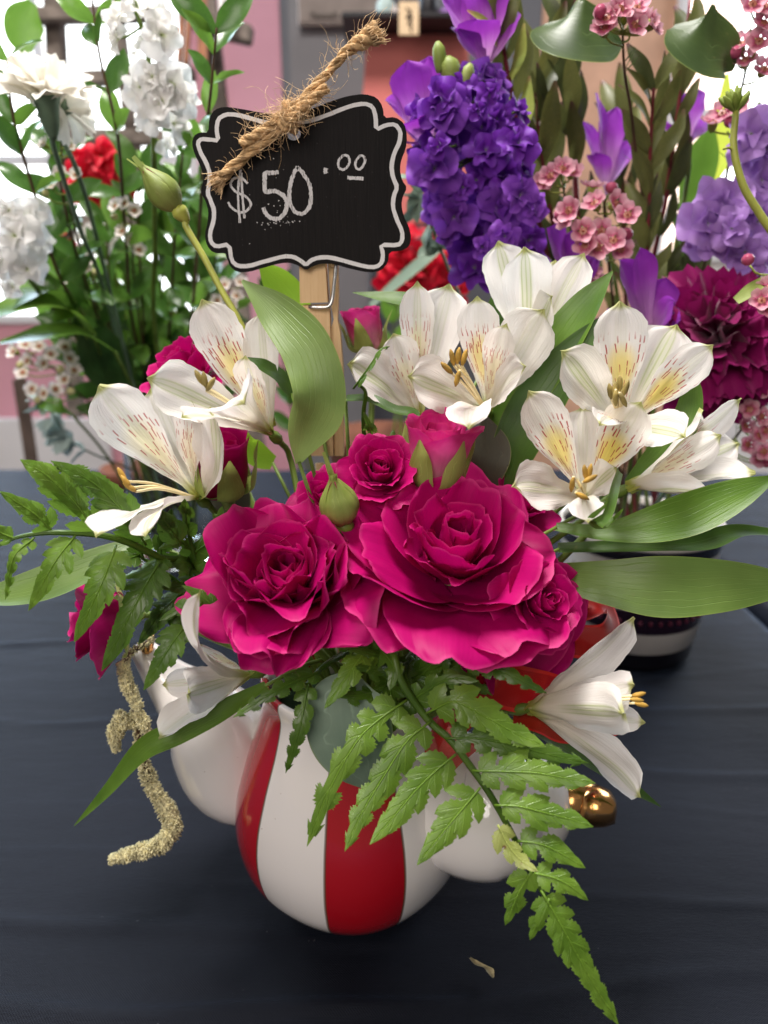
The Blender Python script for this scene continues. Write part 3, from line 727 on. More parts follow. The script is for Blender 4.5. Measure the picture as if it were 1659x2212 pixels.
for y in (0.0, TH):
    vo, eo = loop_edges(ol, y); vh, eh = loop_edges(hole, y)
    bmesh.ops.triangle_fill(bm, edges=eo + eh, use_beauty=True, use_dissolve=False); ringsV.append((vo, vh))
for a, b in ((ringsV[0][0], ringsV[1][0]), (ringsV[0][1], ringsV[1][1])):
    for i in range(len(a)): bm.faces.new((a[i], a[(i + 1) % len(a)], b[(i + 1) % len(b)], b[i]))
bmesh.ops.recalc_face_normals(bm, faces=bm.faces[:]); bm.verts.index_update()
obj('board', [np.array(v.co[:]) for v in bm.verts], [[v.index for v in f.verts] for f in bm.faces], M['board'], sign, smooth=False); bm.free()
def ribbon_flat(pts, w, closed=False, dy=-0.00025, jag=0.0, seed=0, sub=4):
    P = np.array([(p[0], p[1], 0.0) for p in pts]); rr = random.Random(seed)
    C = catmull(P, len(P) * sub) if sub > 1 else P
    n = len(C); V = []
    for i in range(n):
        t = C[min(i + 1, n - 1)] - C[max(i - 1, 0)] if not closed else C[(i + 1) % n] - C[i - 1]
        t = nrm(t); nn = np.array([-t[1], t[0]])
        a = w / 2 * (1 + rr.uniform(-jag, jag)); b = w / 2 * (1 + rr.uniform(-jag, jag))
        V.append(S(C[i][0] + nn[0] * a, C[i][1] + nn[1] * a, dy)); V.append(S(C[i][0] - nn[0] * b, C[i][1] - nn[1] * b, dy))
    F = [(2 * i, 2 * i + 1, 2 * i + 3, 2 * i + 2) for i in range(n - 1)]
    if closed: F.append((2 * n - 2, 2 * n - 1, 1, 0))
    return V, F
bord = [(255,912),(242,840),(252,772),(300,742),(370,742),(470,770),(560,795),(640,800),(760,796),(840,786),(920,762),(1000,730),(1110,688),(1200,670),(1255,692),(1275,760),(1276,842),(1340,810),(1400,805),(1435,850),(1430,920),(1395,990),(1375,1070),(1385,1150),(1415,1215),(1390,1270),(1383,1340),(1410,1420),(1445,1500),(1447,1560),(1420,1590),(1305,1585),(1322,1640),(1315,1700),(1280,1730),(1210,1730),(1090,1695),(980,1668),(900,1668),(850,1690),(822,1718),(790,1690),(740,1664),(680,1660),(560,1692),(450,1725),(380,1725),(340,1690),(325,1582),(240,1600),(205,1570),(200,1510),(225,1430),(228,1360),(205,1300),(185,1255),(195,1190),(200,1120),(175,1050),(135,980),(120,925),(145,900),(200,905)]
bc = chaikin(bord, 1)
V, F = ribbon_flat(bc, 27, closed=True, jag=.10, sub=1); obj('painted_border', V, F, M['border'], sign, smooth=False)
strokes = [('dollar', 15, [(445,1190),(400,1152),(352,1160),(335,1200),(370,1245),(430,1272),(465,1320),(440,1365),(390,1375),(340,1345),(318,1310)]),
    ('dollar', 15, [(400,1100),(385,1200),(383,1290),(395,1445)]), ('dollar', 15, [(404,1120),(412,1280),(424,1415)]),
    ('five', 27, [(645,1115),(600,1122),(558,1125),(556,1180),(560,1240),(610,1238),(660,1255),(695,1300),(692,1365),(650,1415),(595,1412),(560,1380),(545,1345)]),
    ('zero', 25, [(768,1080),(740,1135),(722,1200),(715,1290),(745,1365),(800,1385),(845,1340),(855,1260),(840,1185),(800,1120),(765,1082)]),
    ('point', 26, [(952,1090),(948,1108),(952,1126)]),
    ('zero', 16, [(1062,1008),(1035,1040),(1036,1085),(1065,1100),(1095,1075),(1105,1035),(1085,1008),(1060,1010)]),
    ('zero', 16, [(1172,1010),(1145,1045),(1146,1085),(1170,1098),(1195,1070),(1205,1035),(1190,1010),(1168,1012)]),
    ('underline', 24, [(1090,1152),(1140,1156),(1195,1158)])]
for i, (nm, w, pts) in enumerate(strokes):
    V, F = ribbon_flat(pts, w, jag=.22, seed=i, sub=6, dy=-0.0003 - 0.00002 * i); obj('chalk_' + nm, V, F, M['chalk'], sign, smooth=False)
g = Geo(); rr = random.Random(3)
for _ in range(46):                                        # chalk crumbs under the figures
    x, y = rr.gauss(650, 80), 1430 + abs(rr.gauss(0, 25)) if rr.random() < .6 else rr.uniform(1000, 1640)
    if x < 260 or x > 1300: continue
    s = rr.uniform(1.5, 4.5); g.add([S(x - s, y - s, -.0003), S(x + s, y - s * .7, -.0003), S(x + s * .6, y + s, -.0003), S(x - s, y + s * .8, -.0003)], [(0, 1, 2, 3)])
tag(g.build('chalk_dust', M['chalk'], sign, False), kind='stuff')
# clothespin
M['wood'] = None
k = NT('pine_wood'); k.uv(); pos = k.n('ShaderNodeNewGeometry').outputs['Position']; sp = k.n('ShaderNodeSeparateXYZ', {0: pos})
gr = k.noise(k.vec(k.math('MULTIPLY', sp.outputs[0], 900.0), k.math('MULTIPLY', sp.outputs[1], 900.0), k.math('MULTIPLY', sp.outputs[2], 40.0)), 1.0, 4)
M['wood'] = k.fin(k.mix(gr, (0.60, 0.38, 0.19), (0.82, 0.60, 0.36)), 0.65, 0.25, k.bump(gr, .35, .0004))
M['steel'] = m_plain('spring_steel', (0.62, 0.63, 0.64), 0.28, 0.5, 0.1, 60, 0.0, metal=1.0)
def prong(nm, q, y0, y1, par):
    """wooden half traced as a side outline q in px, between depths y0 and y1"""
    n = len(q); V = [at(x, y, y0) for x, y in q] + [at(x, y, y0) + np.array([0, y1 - y0, 0]) for x, y in q]
    F = [tuple(range(n)), tuple(range(2 * n - 1, n - 1, -1))] + [(i, i + n, (i + 1) % n + n, (i + 1) % n) for i in range(n)]
    return obj(nm, V, F, M['wood'], par, smooth=False)
pinp = tube('clothespin', pts_px([(690, 1000, SY + .008), (700, 1100, SY + .004), (720, 1250, SY - .01), (745, 1450, SY - .02)]), .0022, M['wood'], sign, n=10, k=8)
prong('prong', [(646, 560), (702, 560), (708, 653), (648, 655)], SY + .0030, SY + .0130, pinp)
prong('prong', [(653, 660), (706, 658), (712, 672), (716, 790), (720, 985), (672, 985), (660, 760), (654, 670)], SY + .0045, SY + .0130, pinp)
prong('prong', [(708, 560), (729, 560), (731, 640), (729, 690), (735, 720), (741, 800), (742, 985), (722, 985), (718, 790), (713, 715), (721, 690), (714, 655)], SY + .0065, SY + .0150, pinp)
tube('spring', pts_px([(727, 560, SY + .0035), (722, 610, SY + .003), (718, 645, SY + .0025), (712, 660, SY + .002), (700, 664, SY + .002), (667, 663, SY + .003)]), .00085, M['steel'], pinp, n=18, k=8)
# twine
M['jute'] = m_plain('jute', (0.56, 0.37, 0.19), 0.85, 0.1, 0.35, 300, 0.3, 0.1)
M['jute_fuzz'] = m_plain('jute_fibre', (0.68, 0.48, 0.28), 0.8, 0.1, 0.3, 300)
twine = empty('twine_bow', S(700, 790, -.003), 'frayed tan jute twine knotted through the hole of the chalkboard sign', 'twine')
def twine_cord(path, rad, turns, par, seed):
    C = catmull(path, 90); T, N, B = frames(C); t = np.linspace(0, 1, 90); g = Geo()
    rr_ = np.interp(t, np.linspace(0, 1, len(rad)), rad)
    for ply in range(3):
        for st in range(4):
            o = []
            for j in range(90):
                a = 2 * math.pi * (ply / 3 + turns * t[j]); c = C[j] + rr_[j] * .52 * (N[j] * math.cos(a) + B[j] * math.sin(a))
                b = 2 * math.pi * (st / 4 + turns * 2.3 * t[j]); o.append(c + rr_[j] * .26 * (N[j] * math.cos(b) + B[j] * math.sin(b)))
            V, F, uv = tube_geo(o, list(rr_ * .30), 90, 6, smooth_path=False); g.add(V, F, uv)
    g.build('cord', M['jute'], par); return C, T, N, B, rr_
Z = lambda L, dy: [S(x, y, d + dy) for x, y, d in L]
cords = [twine_cord(Z([(235,1195,-.002),(330,1112,-.003),(470,995,-.004),(600,900,-.004),(690,800,-.004),(780,690,-.003),(880,575,-.003),(990,455,-.002),(1090,340,-.002),(1190,275,-.002),(1290,215,-.002)], 0), [.0030, .0025, .0022, .0022, .0023, .0021, .0021, .0018, .0022, .0034, .0044], 4.5, twine, 1),
         twine_cord(Z([(415,945,-.004),(540,875,-.005),(650,800,-.006),(740,760,-.007),(840,690,-.006),(960,580,-.004)], 0), [.0026, .0023, .0021, .0022, .0022, .0022], 3, twine, 2),
         twine_cord(Z([(655,760,-.003),(690,835,-.0075),(740,800,-.0085),(745,735,-.007),(700,690,-.004)], 0), [.0024, .0026, .0024], 3, twine, 4),
         twine_cord(Z([(742,850,.002),(735,800,-.003),(715,770,-.006)], 0), [.0018, .0022], 2, twine, 5)]
g = Geo(); rr = random.Random(11)
for C, T, N, B, r_ in cords[:3]:
    for _ in range(230 if len(C) else 0):
        j = rr.randrange(2, 88); a = rr.uniform(0, 6.28); d = N[j] * math.cos(a) + B[j] * math.sin(a)
        L = rr.uniform(.003, .009) if rr.random() < .88 else rr.uniform(.010, .020)
        p = C[j] + d * r_[j] * .7; q = [p]; v = nrm(d + T[j] * rr.uniform(-1, 1.2))
        for s in range(4):
            v = nrm(v + np.array([rr.uniform(-.7, .7) for _ in range(3)])); q.append(q[-1] + v * L / 4)
        V, F, uv = tube_geo(q, [.00010, .00007], 7, 3, cap=False); g.add(V, F, uv)
for end, dirs in ((cords[0], 1), (cords[0], -1)):
    C, T, N, B, r_ = end; j = 89 if dirs > 0 else 0
    for _ in range(70):
        a = rr.uniform(0, 6.28); d = N[j] * math.cos(a) + B[j] * math.sin(a); rad = r_[j] * math.sqrt(rr.random())
        p = C[j] + d * rad - T[j] * dirs * .004; v = nrm(T[j] * dirs + d * rr.uniform(0, .35)); L = rr.uniform(.004, .0075)
        q = [p]
        for s in range(3): v = nrm(v + np.array([rr.uniform(-.25, .25) for _ in range(3)])); q.append(q[-1] + v * L / 3)
        V, F, uv = tube_geo(q, [.00022, .00012], 6, 4, cap=False); g.add(V, F, uv)
tag(g.build('fuzz', M['jute_fuzz'], twine), kind='stuff')

# ------------------------------------------------------------------ roses of the bouquet
GA = dict(ruf=.27, jit=14, open=60, roll=55, l0=.66, l1=1.22, w0=.36, w1=.70, c0=.20, c1=.40, scat=.13, azr=.5, pw=.8)
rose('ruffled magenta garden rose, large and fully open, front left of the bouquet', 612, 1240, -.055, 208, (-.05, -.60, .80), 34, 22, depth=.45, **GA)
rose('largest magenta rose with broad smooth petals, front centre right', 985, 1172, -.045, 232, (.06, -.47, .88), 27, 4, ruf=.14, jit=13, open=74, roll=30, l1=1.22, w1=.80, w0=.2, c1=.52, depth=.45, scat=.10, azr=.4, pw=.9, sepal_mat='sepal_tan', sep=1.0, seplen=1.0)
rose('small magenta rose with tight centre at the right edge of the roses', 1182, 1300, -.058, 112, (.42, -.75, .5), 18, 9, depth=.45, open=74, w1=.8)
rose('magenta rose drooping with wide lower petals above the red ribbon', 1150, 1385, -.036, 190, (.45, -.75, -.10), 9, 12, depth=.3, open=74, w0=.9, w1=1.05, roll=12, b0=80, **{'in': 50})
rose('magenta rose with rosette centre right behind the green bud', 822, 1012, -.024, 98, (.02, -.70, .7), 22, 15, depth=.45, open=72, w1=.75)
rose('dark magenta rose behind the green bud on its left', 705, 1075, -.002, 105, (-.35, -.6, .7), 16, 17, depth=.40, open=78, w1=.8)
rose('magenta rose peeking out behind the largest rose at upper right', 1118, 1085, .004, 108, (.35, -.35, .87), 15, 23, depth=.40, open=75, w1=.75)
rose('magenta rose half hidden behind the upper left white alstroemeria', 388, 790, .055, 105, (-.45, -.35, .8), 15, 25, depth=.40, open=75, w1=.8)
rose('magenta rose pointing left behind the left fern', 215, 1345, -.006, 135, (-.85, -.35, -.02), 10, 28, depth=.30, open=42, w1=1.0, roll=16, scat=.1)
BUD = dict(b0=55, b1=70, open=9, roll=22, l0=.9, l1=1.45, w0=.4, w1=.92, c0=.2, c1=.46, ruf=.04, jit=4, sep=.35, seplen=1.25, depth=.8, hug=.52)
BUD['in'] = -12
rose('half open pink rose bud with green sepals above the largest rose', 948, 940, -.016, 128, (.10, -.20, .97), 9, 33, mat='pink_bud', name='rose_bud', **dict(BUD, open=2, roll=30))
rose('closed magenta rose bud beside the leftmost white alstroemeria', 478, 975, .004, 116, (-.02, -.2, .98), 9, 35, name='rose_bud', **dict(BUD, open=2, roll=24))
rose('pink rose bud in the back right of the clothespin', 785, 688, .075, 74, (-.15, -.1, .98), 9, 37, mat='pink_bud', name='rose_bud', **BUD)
bud('closed green rose bud with curling tails in front of the roses', 742, 1128, -.040, 112, 38, (-.16, -.25, .95), [(748, 1165, -.03), (756, 1230, -.015), (765, 1330, .0)], seed=4, stem_mat='stem')
bud('tall green rose bud standing left of the price sign', 382, 450, .045, 92, 28, (-.62, -.1, .78), [(402, 490, .045), (440, 555, .042), (480, 630, .038), (515, 690, .034), (545, 760, .03), (590, 920, .015)], seed=9)

# ------------------------------------------------------------------ white alstroemerias
o, i_, p_ = 'o', 'i', 'p'
alstro('white alstroemeria facing left, leftmost of the bouquet', (432, 1078, .0), (300, 985, -.03), [
    (325, 838, .012, 62, o, .05, .25), (212, 834, -.018, 66, p_, .10, .25), (408, 856, -.012, 40, p_, .12, .3), (452, 880, -.022, 62, o, .02, .6, .02, (.012, -.006, -.006)),
    (203, 1146, -.066, 60, o, .16, .3, .12), (306, 1148, -.068, 50, o, .18, .35, .1)],
    [(263, 1025, -.048, -8, -14), (272, 1040, -.050, -10, -12), (280, 1052, -.050, -12, -8)], 1)
alstro('white alstroemeria tucked against the broad twisted leaf, upper left', (590, 940, .012), (475, 830, -.025), [
    (435, 646, .002, 54, i_, .10, .2), (320, 815, -.022, 62, o, .10, .28, .05), (562, 672, .0, 40, o, .05, .3), (528, 770, -.010, 36, p_, .12, .3),
    (505, 850, -.050, 64, o, .34, .45, .25), (395, 890, -.045, 40, o, .14, .3, .1)],
    [(430, 815, -.040, -8, -14), (442, 820, -.042, -3, -16), (455, 830, -.042, 8, -13)], 2, anther='anther_dull')
alstro('white alstroemeria with ochre stamens above the pink bud', (1052, 890, .02), (1005, 800, -.02), [
    (1030, 640, .008, 44, i_, .08, .2), (884, 812, -.015, 60, o, .10, .3, .05), (1175, 668, .002, 62, o, .06, .25), (1092, 700, -.006, 36, p_, .1, .3),
    (1008, 905, -.042, 50, o, .30, .4, .2), (1128, 790, -.025, 46, o, .12, .3, .1)],
    [(977, 772, -.03, -3, -14), (990, 768, -.03, 2, -15), (1003, 772, -.03, 4, -14), (965, 795, -.03, -10, -10), (988, 818, -.035, -3, 12)], 3)
alstro('white alstroemeria with green striped back petal, right of the clothespin', (905, 905, .03), (880, 760, .0), [
    (901, 607, .025, 36, p_, .05, .25), (970, 612, .032, 54, o, .04, .3), (757, 782, .005, 64, o, .08, .3, .05), (850, 720, .02, 40, p_, .1, .3)], [], 4)
alstro('white alstroemeria standing highest with broad green stripes', (1140, 790, .035), (1150, 640, .01), [
    (1135, 536, .012, 52, o, .05, .3), (1262, 546, .03, 44, o, .04, .3), (1076, 520, .045, 46, o, .04, .3), (1200, 560, .045, 46, p_, .04, .3), (1190, 640, .01, 50, o, .1, .3)], [], 5)
alstro('white alstroemeria with bright yellow throat, upper right of the bouquet', (1340, 930, .02), (1345, 830, -.025), [
    (1462, 700, .02, 62, o, .05, .25), (1341, 652, .006, 55, i_, .06, .18), (1216, 760, -.006, 56, o, .08, .3, .04), (1540, 745, -.006, 44, i_, .08, .25),
    (1474, 938, -.032, 52, o, .18, .3, .12), (1300, 905, -.042, 38, p_, .22, .3, .1)],
    [(1318, 845, -.03, -2, -15), (1329, 842, -.032, 1, -16), (1339, 828, -.03, 0, -15), (1352, 838, -.032, 5, -15), (1346, 864, -.038, 6, 12), (1330, 860, -.036, 0, 12)], 6, anther='anther_dull')
alstro('white alstroemeria with densely flecked twin petals, right beside the roses', (1262, 1075, -.005), (1250, 1000, -.045), [
    (1258, 878, .004, 50, o, .05, .25), (1143, 846, -.022, 50, i_, .10, .22), (1385, 868, -.020, 56, i_, .10, .22), (1111, 1050, -.042, 60, o, .16, .3, .05),
    (1270, 1120, -.062, 40, o, .22, .35, .1), (1330, 1010, -.03, 40, o, .06, .3)],
    [(1264, 1020, -.055, -2, -15), (1274, 1018, -.055, 3, -15), (1236, 1047, -.062, -2, 14), (1275, 1034, -.058, 12, -6), (1258, 1072, -.064, 6, 3)], 7)
alstro('white alstroemeria seen from the side above the right leaves', (1352, 1056, .008), (1560, 960, .0), [
    (1520, 886, .004, 54, 'w', .12, .5, .1), (1604, 862, .010, 36, p_, .06, .3), (1560, 940, -.012, 40, p_, .0, .4), (1632, 1018, -.006, 52, 'w', .02, .4, .05), (1545, 1062, -.018, 50, 'w', -.04, .6), (1600, 955, .02, 40, o, .05, .3)], [], 8, stem_to=(1270, 1150, .0))
alstro('white alstroemeria hanging at the lower right with yellow stamens', (1134, 1530, -.045), (1400, 1500, -.065), [
    (1374, 1338, -.045, 62, 'w', .03, .5, .06), (1330, 1420, -.035, 40, p_, .02, .4), (1372, 1480, -.078, 60, 'w', .06, .6), (1350, 1540, -.088, 66, 'w', .10, .7, .05),
    (1388, 1722, -.064, 58, 'w', .14, .5, .05), (1395, 1560, -.055, 36, p_, .02, .4)],
    [(1380, 1500, -.082, 15, -3), (1376, 1512, -.084, 15, 2), (1386, 1522, -.080, 14, 3)], 9, stem_to=(1010, 1500, -.04))
alstro('white alstroemeria hanging below the ruffled rose at the lower left', (545, 1455, -.035), (400, 1490, -.055), [
    (426, 1276, -.082, 34, 'w', .06, .5, .05, (-.012, -.012, -.004)), (425, 1390, -.045, 36, p_, .02, .4), (342, 1594, -.068, 56, 'w', .08, .45, .03), (398, 1500, -.076, 58, 'w', .10, .5, .1), (350, 1480, -.04, 36, p_, .0, .4)], [], 10, stem_to=(640, 1450, -.03))

# ------------------------------------------------------------------ long leaves
UPN = (0, -.6, .8); CF = tuple(CAMDIR)
leaf('alstroemeria_leaf', 'broad twisted pale green leaf arching in front of the clothespin', 'leaf', [(645, 1000, -.005), (672, 925, -.022), (690, 850, -.028), (662, 752, -.022), (595, 672, -.010), (523, 606, -.004)], [8, 52, 55, 54, 38, 3], [(.5, -.8, .1), (.35, -.9, .1), (.15, -.95, .2), (-.35, -.7, .6), (-.5, -.5, .7), (-.5, -.4, .75)], 'leaf_pale', cross=.28, wav=.05, n=40, nu=15)
leaf('alstroemeria_leaf', 'long pointed green leaf crossing behind the highest alstroemeria', 'leaf', [(1065, 1005, .020), (1105, 900, .018), (1190, 770, .018), (1265, 660, .02), (1323, 586, .022)], [25, 46, 52, 34, 2], (-.45, -.75, .5), 'leaf', cross=.25, wav=.06, n=34, seed=2)
leaf('alstroemeria_leaf', 'dark green leaf in front with pale edge beside the brown leaf', 'leaf', [(1085, 1065, .008), (1115, 960, .008), (1175, 850, .010), (1248, 750, .012), (1300, 684, .014)], [22, 50, 54, 30, 2], (-.25, -.85, .45), 'leaf_dark', cross=.22, wav=.05, n=34, seed=3)
leaf('alstroemeria_leaf', 'narrow leaf curving from the twisted leaf to the pink bud', 'leaf', [(745, 862, .01), (800, 862, .004), (850, 885, .0), (895, 895, .0), (880, 925, .0)], [12, 14, 14, 14, 1], (.1, -.5, .85), 'leaf_dark', cross=.3, seed=4)
leaf('alstroemeria_leaf', 'thin leaf pointing left at the back below the sign', 'leaf', [(940, 660, .06), (880, 648, .06), (820, 640, .062), (762, 632, .065)], [20, 22, 14, 1], (0, -.6, .8), 'leaf', seed=5)
leaf('alstroemeria_leaf', 'small dark leaf at the left edge of the twisted leaf', 'leaf', [(632, 850, .005), (605, 815, .0), (570, 790, -.004), (535, 772, -.004)], [12, 20, 16, 1], (-.2, -.6, .7), 'leaf_dark', seed=6)
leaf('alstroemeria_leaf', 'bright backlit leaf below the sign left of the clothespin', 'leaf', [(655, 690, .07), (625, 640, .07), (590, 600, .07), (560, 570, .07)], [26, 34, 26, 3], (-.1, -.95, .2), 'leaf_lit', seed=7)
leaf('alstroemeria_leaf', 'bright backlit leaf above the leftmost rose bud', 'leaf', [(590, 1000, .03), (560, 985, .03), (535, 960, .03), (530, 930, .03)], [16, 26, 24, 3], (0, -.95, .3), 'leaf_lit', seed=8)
leaf('alstroemeria_leaf', 'green leaf curving up between the two right alstroemerias', 'leaf', [(1362, 1050, .012), (1430, 985, .010), (1480, 910, .012), (1495, 845, .016), (1490, 795, .02)], [18, 36, 30, 20, 2], (-.5, -.8, .3), 'leaf', seed=9)
leaf('alstroemeria_leaf', 'dark leaf edge between the highest and upper right alstroemerias', 'leaf', [(1060, 760, .05), (1068, 690, .05), (1078, 640, .05), (1085, 610, .05)], [22, 24, 16, 2], (.2, -.9, .2), 'leaf_dark', seed=39)
leaf('alstroemeria_leaf', 'upper of the long leaves reaching right, dark and wavy', 'leaf', [(1200, 1138, -.015), (1300, 1150, -.025), (1400, 1138, -.03), (1500, 1108, -.03), (1590, 1068, -.028), (1668, 1034, -.025)], [10, 22, 40, 48, 36, 8], (.1, -.75, .65), 'leaf', cross=.28, wav=.12, n=40, nu=13, seed=10)
leaf('alstroemeria_leaf', 'middle of the long leaves reaching right, narrow and folded', 'leaf', [(1205, 1186, -.018), (1310, 1184, -.022), (1420, 1178, -.022), (1520, 1172, -.018), (1600, 1148, -.012), (1700, 1156, -.010)], [14, 20, 26, 28, 18, 10], (.1, -.45, .9), 'leaf_dark', cross=.5, wav=.1, n=40, seed=11)
leaf('alstroemeria_leaf', 'lowest and broadest of the long leaves reaching right', 'leaf', [(1205, 1245, -.02), (1310, 1258, -.032), (1420, 1268, -.038), (1540, 1266, -.038), (1640, 1262, -.034), (1730, 1262, -.03)], [30, 52, 70, 62, 42, 10], (.05, -.85, .5), 'leaf_mid', cross=.16, wav=.05, n=40, nu=15, seed=12)
leaf('alstroemeria_leaf', 'dark pointed leaf under the lower right alstroemeria', 'leaf', [(1110, 1545, -.035), (1200, 1590, -.040), (1290, 1645, -.042), (1365, 1700, -.042), (1428, 1743, -.042)], [14, 28, 28, 16, 1], (.2, -.6, .75), 'leaf_dark', seed=13)
leaf('alstroemeria_leaf', 'long drooping leaf at the lower left over the pot', 'leaf', [(575, 1480, -.045), (480, 1535, -.055), (390, 1580, -.06), (310, 1620, -.06), (235, 1705, -.056), (160, 1784, -.05)], [10, 26, 30, 27, 17, 1], [(0, -.7, .7), (0, -.7, .7), (-.1, -.8, .6), (-.5, -.8, .35), (-.7, -.7, .1), (-.7, -.7, .1)], 'leaf', cross=.3, wav=.08, n=40, seed=14)
leaf('alstroemeria_leaf', 'broad pale leaf reaching out of frame at the left under the fern', 'leaf', [(330, 1170, .002), (240, 1205, -.01), (130, 1250, -.018), (40, 1278, -.02), (-60, 1292, -.02)], [20, 40, 48, 40, 14], (-.1, -.6, .8), 'leaf_mid', cross=.25, wav=.08, n=34, seed=15)
leaf('curled_leaf', 'small curled green leaf between the right alstroemerias', 'leaf', [(1338, 1015, -.03), (1325, 1055, -.045), (1312, 1100, -.055), (1285, 1130, -.060), (1295, 1140, -.048), (1330, 1120, -.045), (1346, 1098, -.05)], [12, 17, 17, 20, 20, 16, 2], [(.6, -.7, .3), (.6, -.7, .3), (.5, -.8, .3), (.1, -.5, .8), (0, .1, 1), (-.3, .2, .9), (-.5, .1, .8)], 'leaf', cross=.4, n=30, seed=16, stalk=False)
leaf('eucalyptus_leaf', 'round grey green eucalyptus leaf hanging over the pot front', 'leaf', [(760, 1450, -.058), (750, 1500, -.064), (755, 1570, -.069), (775, 1640, -.071), (808, 1708, -.069)], [12, 85, 105, 85, 6], (-.05, -.95, .3), 'eucalyptus', cross=.14, wav=.04, n=30, nu=15, seed=17)
leaf('eucalyptus_leaf', 'dull brown green rounded leaf behind the half open pink bud', 'leaf', [(1030, 1070, .012), (1045, 1010, .008), (1055, 960, .01), (1050, 900, .015)], [22, 48, 46, 4], (-.1, -.95, .25), 'brown_leaf', cross=.15, n=24, seed=18)
leaf('eucalyptus_leaf', 'dark rounded leaf in the shade left of the clothespin foot', 'leaf', [(520, 1120, .02), (500, 1080, .02), (480, 1050, .02), (470, 1020, .02)], [20, 44, 40, 4], (.2, -.9, .3), 'brown_leaf', cross=.15, n=20, seed=19)

# ------------------------------------------------------------------ ferns
def zc(L, Y0, Y1=None):        # fern sketch coordinates -> frame pixels, depth running Y0 to Y1
    Y1 = Y0 if Y1 is None else Y1; n = len(L)
    return [(663.6 + x * .4667, 1382.5 + y * .4667, Y0 + (Y1 - Y0) * (q / max(1, n - 1))) for q, (x, y) in enumerate(L)]
up = (.05, -.8, .6)
fern('large bright fern frond hanging down over the pot to the front right', zc([(400, 60), (440, 200), (560, 370), (660, 460), (760, 590), (850, 720), (950, 900), (1040, 1080), (1120, 1220), (1210, 1400), (1320, 1600), (1425, 1765)], -.062, -.122), [
    (zc([(450, 285), (330, 370), (230, 470), (100, 700), (5, 940)], -.072, -.094), 62, 9, {'r': .85}),
    (zc([(560, 385), (460, 470), (350, 640), (255, 800), (180, 965)], -.076, -.098), 62, 9),
    (zc([(680, 535), (590, 610), (500, 700), (400, 820), (297, 938)], -.083, -.102), 66, 8),
    (zc([(795, 690), (720, 780), (620, 900), (514, 1035)], -.092, -.106), 66, 7),
    (zc([(885, 860), (930, 950), (990, 1020), (1065, 1070)], -.099, -.108), 40, 5, {'m': 'fern_under'}),
    (zc([(1035, 1075), (985, 1160), (950, 1240), (918, 1315)], -.106, -.110), 46, 4),
    (zc([(1120, 1200), (1080, 1270), (1055, 1330), (1032, 1385)], -.110, -.113), 38, 3),
    (zc([(480, 285), (560, 230), (660, 180), (790, 190)], -.068, -.075), 40, 5, {'m': 'fern_dark'}),
    (zc([(560, 335), (680, 285), (800, 340), (960, 430), (1095, 490)], -.076, -.088), 68, 8),
    (zc([(650, 455), (780, 455), (930, 480), (1120, 530), (1290, 567)], -.080, -.086), 52, 8, {'m': 'fern_dark'}),
    (zc([(775, 605), (900, 608), (1060, 615), (1200, 640), (1322, 660)], -.088, -.096), 62, 8),
    (zc([(875, 765), (980, 770), (1100, 800), (1220, 830), (1315, 862)], -.095, -.102), 60, 7),
    (zc([(980, 930), (1080, 945), (1180, 990), (1282, 1052)], -.100, -.106), 54, 6),
    (zc([(1055, 1080), (1140, 1100), (1220, 1140), (1296, 1202)], -.106, -.110), 46, 5),
    (zc([(1090, 1170), (1180, 1330), (1290, 1530), (1437, 1776)], -.109, -.123), 66, 11)], nref=up)
fern('fern frond spreading to the left above the pale leaf', [(405, 1208, -.02), (350, 1205, -.03), (277, 1172, -.04), (213, 1155, -.046), (127, 1150, -.05), (77, 1153, -.052), (30, 1163, -.054), (-20, 1188, -.055)], [
    ([(113, 1147, -.05), (75, 1110, -.053), (2, 1063, -.056)], 44, 6), ([(213, 1153, -.046), (165, 1090, -.05), (105, 1030, -.054), (48, 995, -.056)], 60, 8),
    ([(313, 1173, -.037), (275, 1115, -.042), (205, 1045, -.046), (115, 998, -.05)], 57, 8, {'m': 'fern_dark'}), ([(390, 1175, -.03), (360, 1130, -.032), (325, 1095, -.033)], 44, 5, {'m': 'fern_dark'}),
    ([(73, 1163, -.053), (30, 1205, -.058), (12, 1293, -.058)], 25, 8), ([(163, 1157, -.049), (115, 1220, -.056), (63, 1316, -.058)], 55, 8),
    ([(250, 1182, -.044), (220, 1260, -.054), (162, 1383, -.058)], 69, 9), ([(343, 1217, -.036), (295, 1300, -.050), (222, 1445, -.056)], 67, 10, {'m': 'fern_dark'}),
    ([(30, 1163, -.054), (0, 1150, -.056), (-40, 1120, -.058)], 37, 5), ([(345, 1205, -.03), (330, 1240, -.04), (325, 1290, -.046)], 44, 4, {'m': 'fern_dark'})])
fern('dark fern frond below the ruffled rose at the left of the pot', [(560, 1390, -.04), (480, 1340, -.05), (420, 1330, -.055), (404, 1347, -.058)], [
    ([(405, 1345, -.056), (362, 1405, -.064), (312, 1488, -.068)], 55, 8, {'m': 'fern_dark'}), ([(440, 1330, -.052), (400, 1310, -.056), (345, 1340, -.058)], 32, 4, {'m': 'fern_dark'}), ([(460, 1335, -.05), (450, 1300, -.05), (395, 1265, -.05)], 32, 5, {'m': 'fern_dark'})], mat='fern_dark')
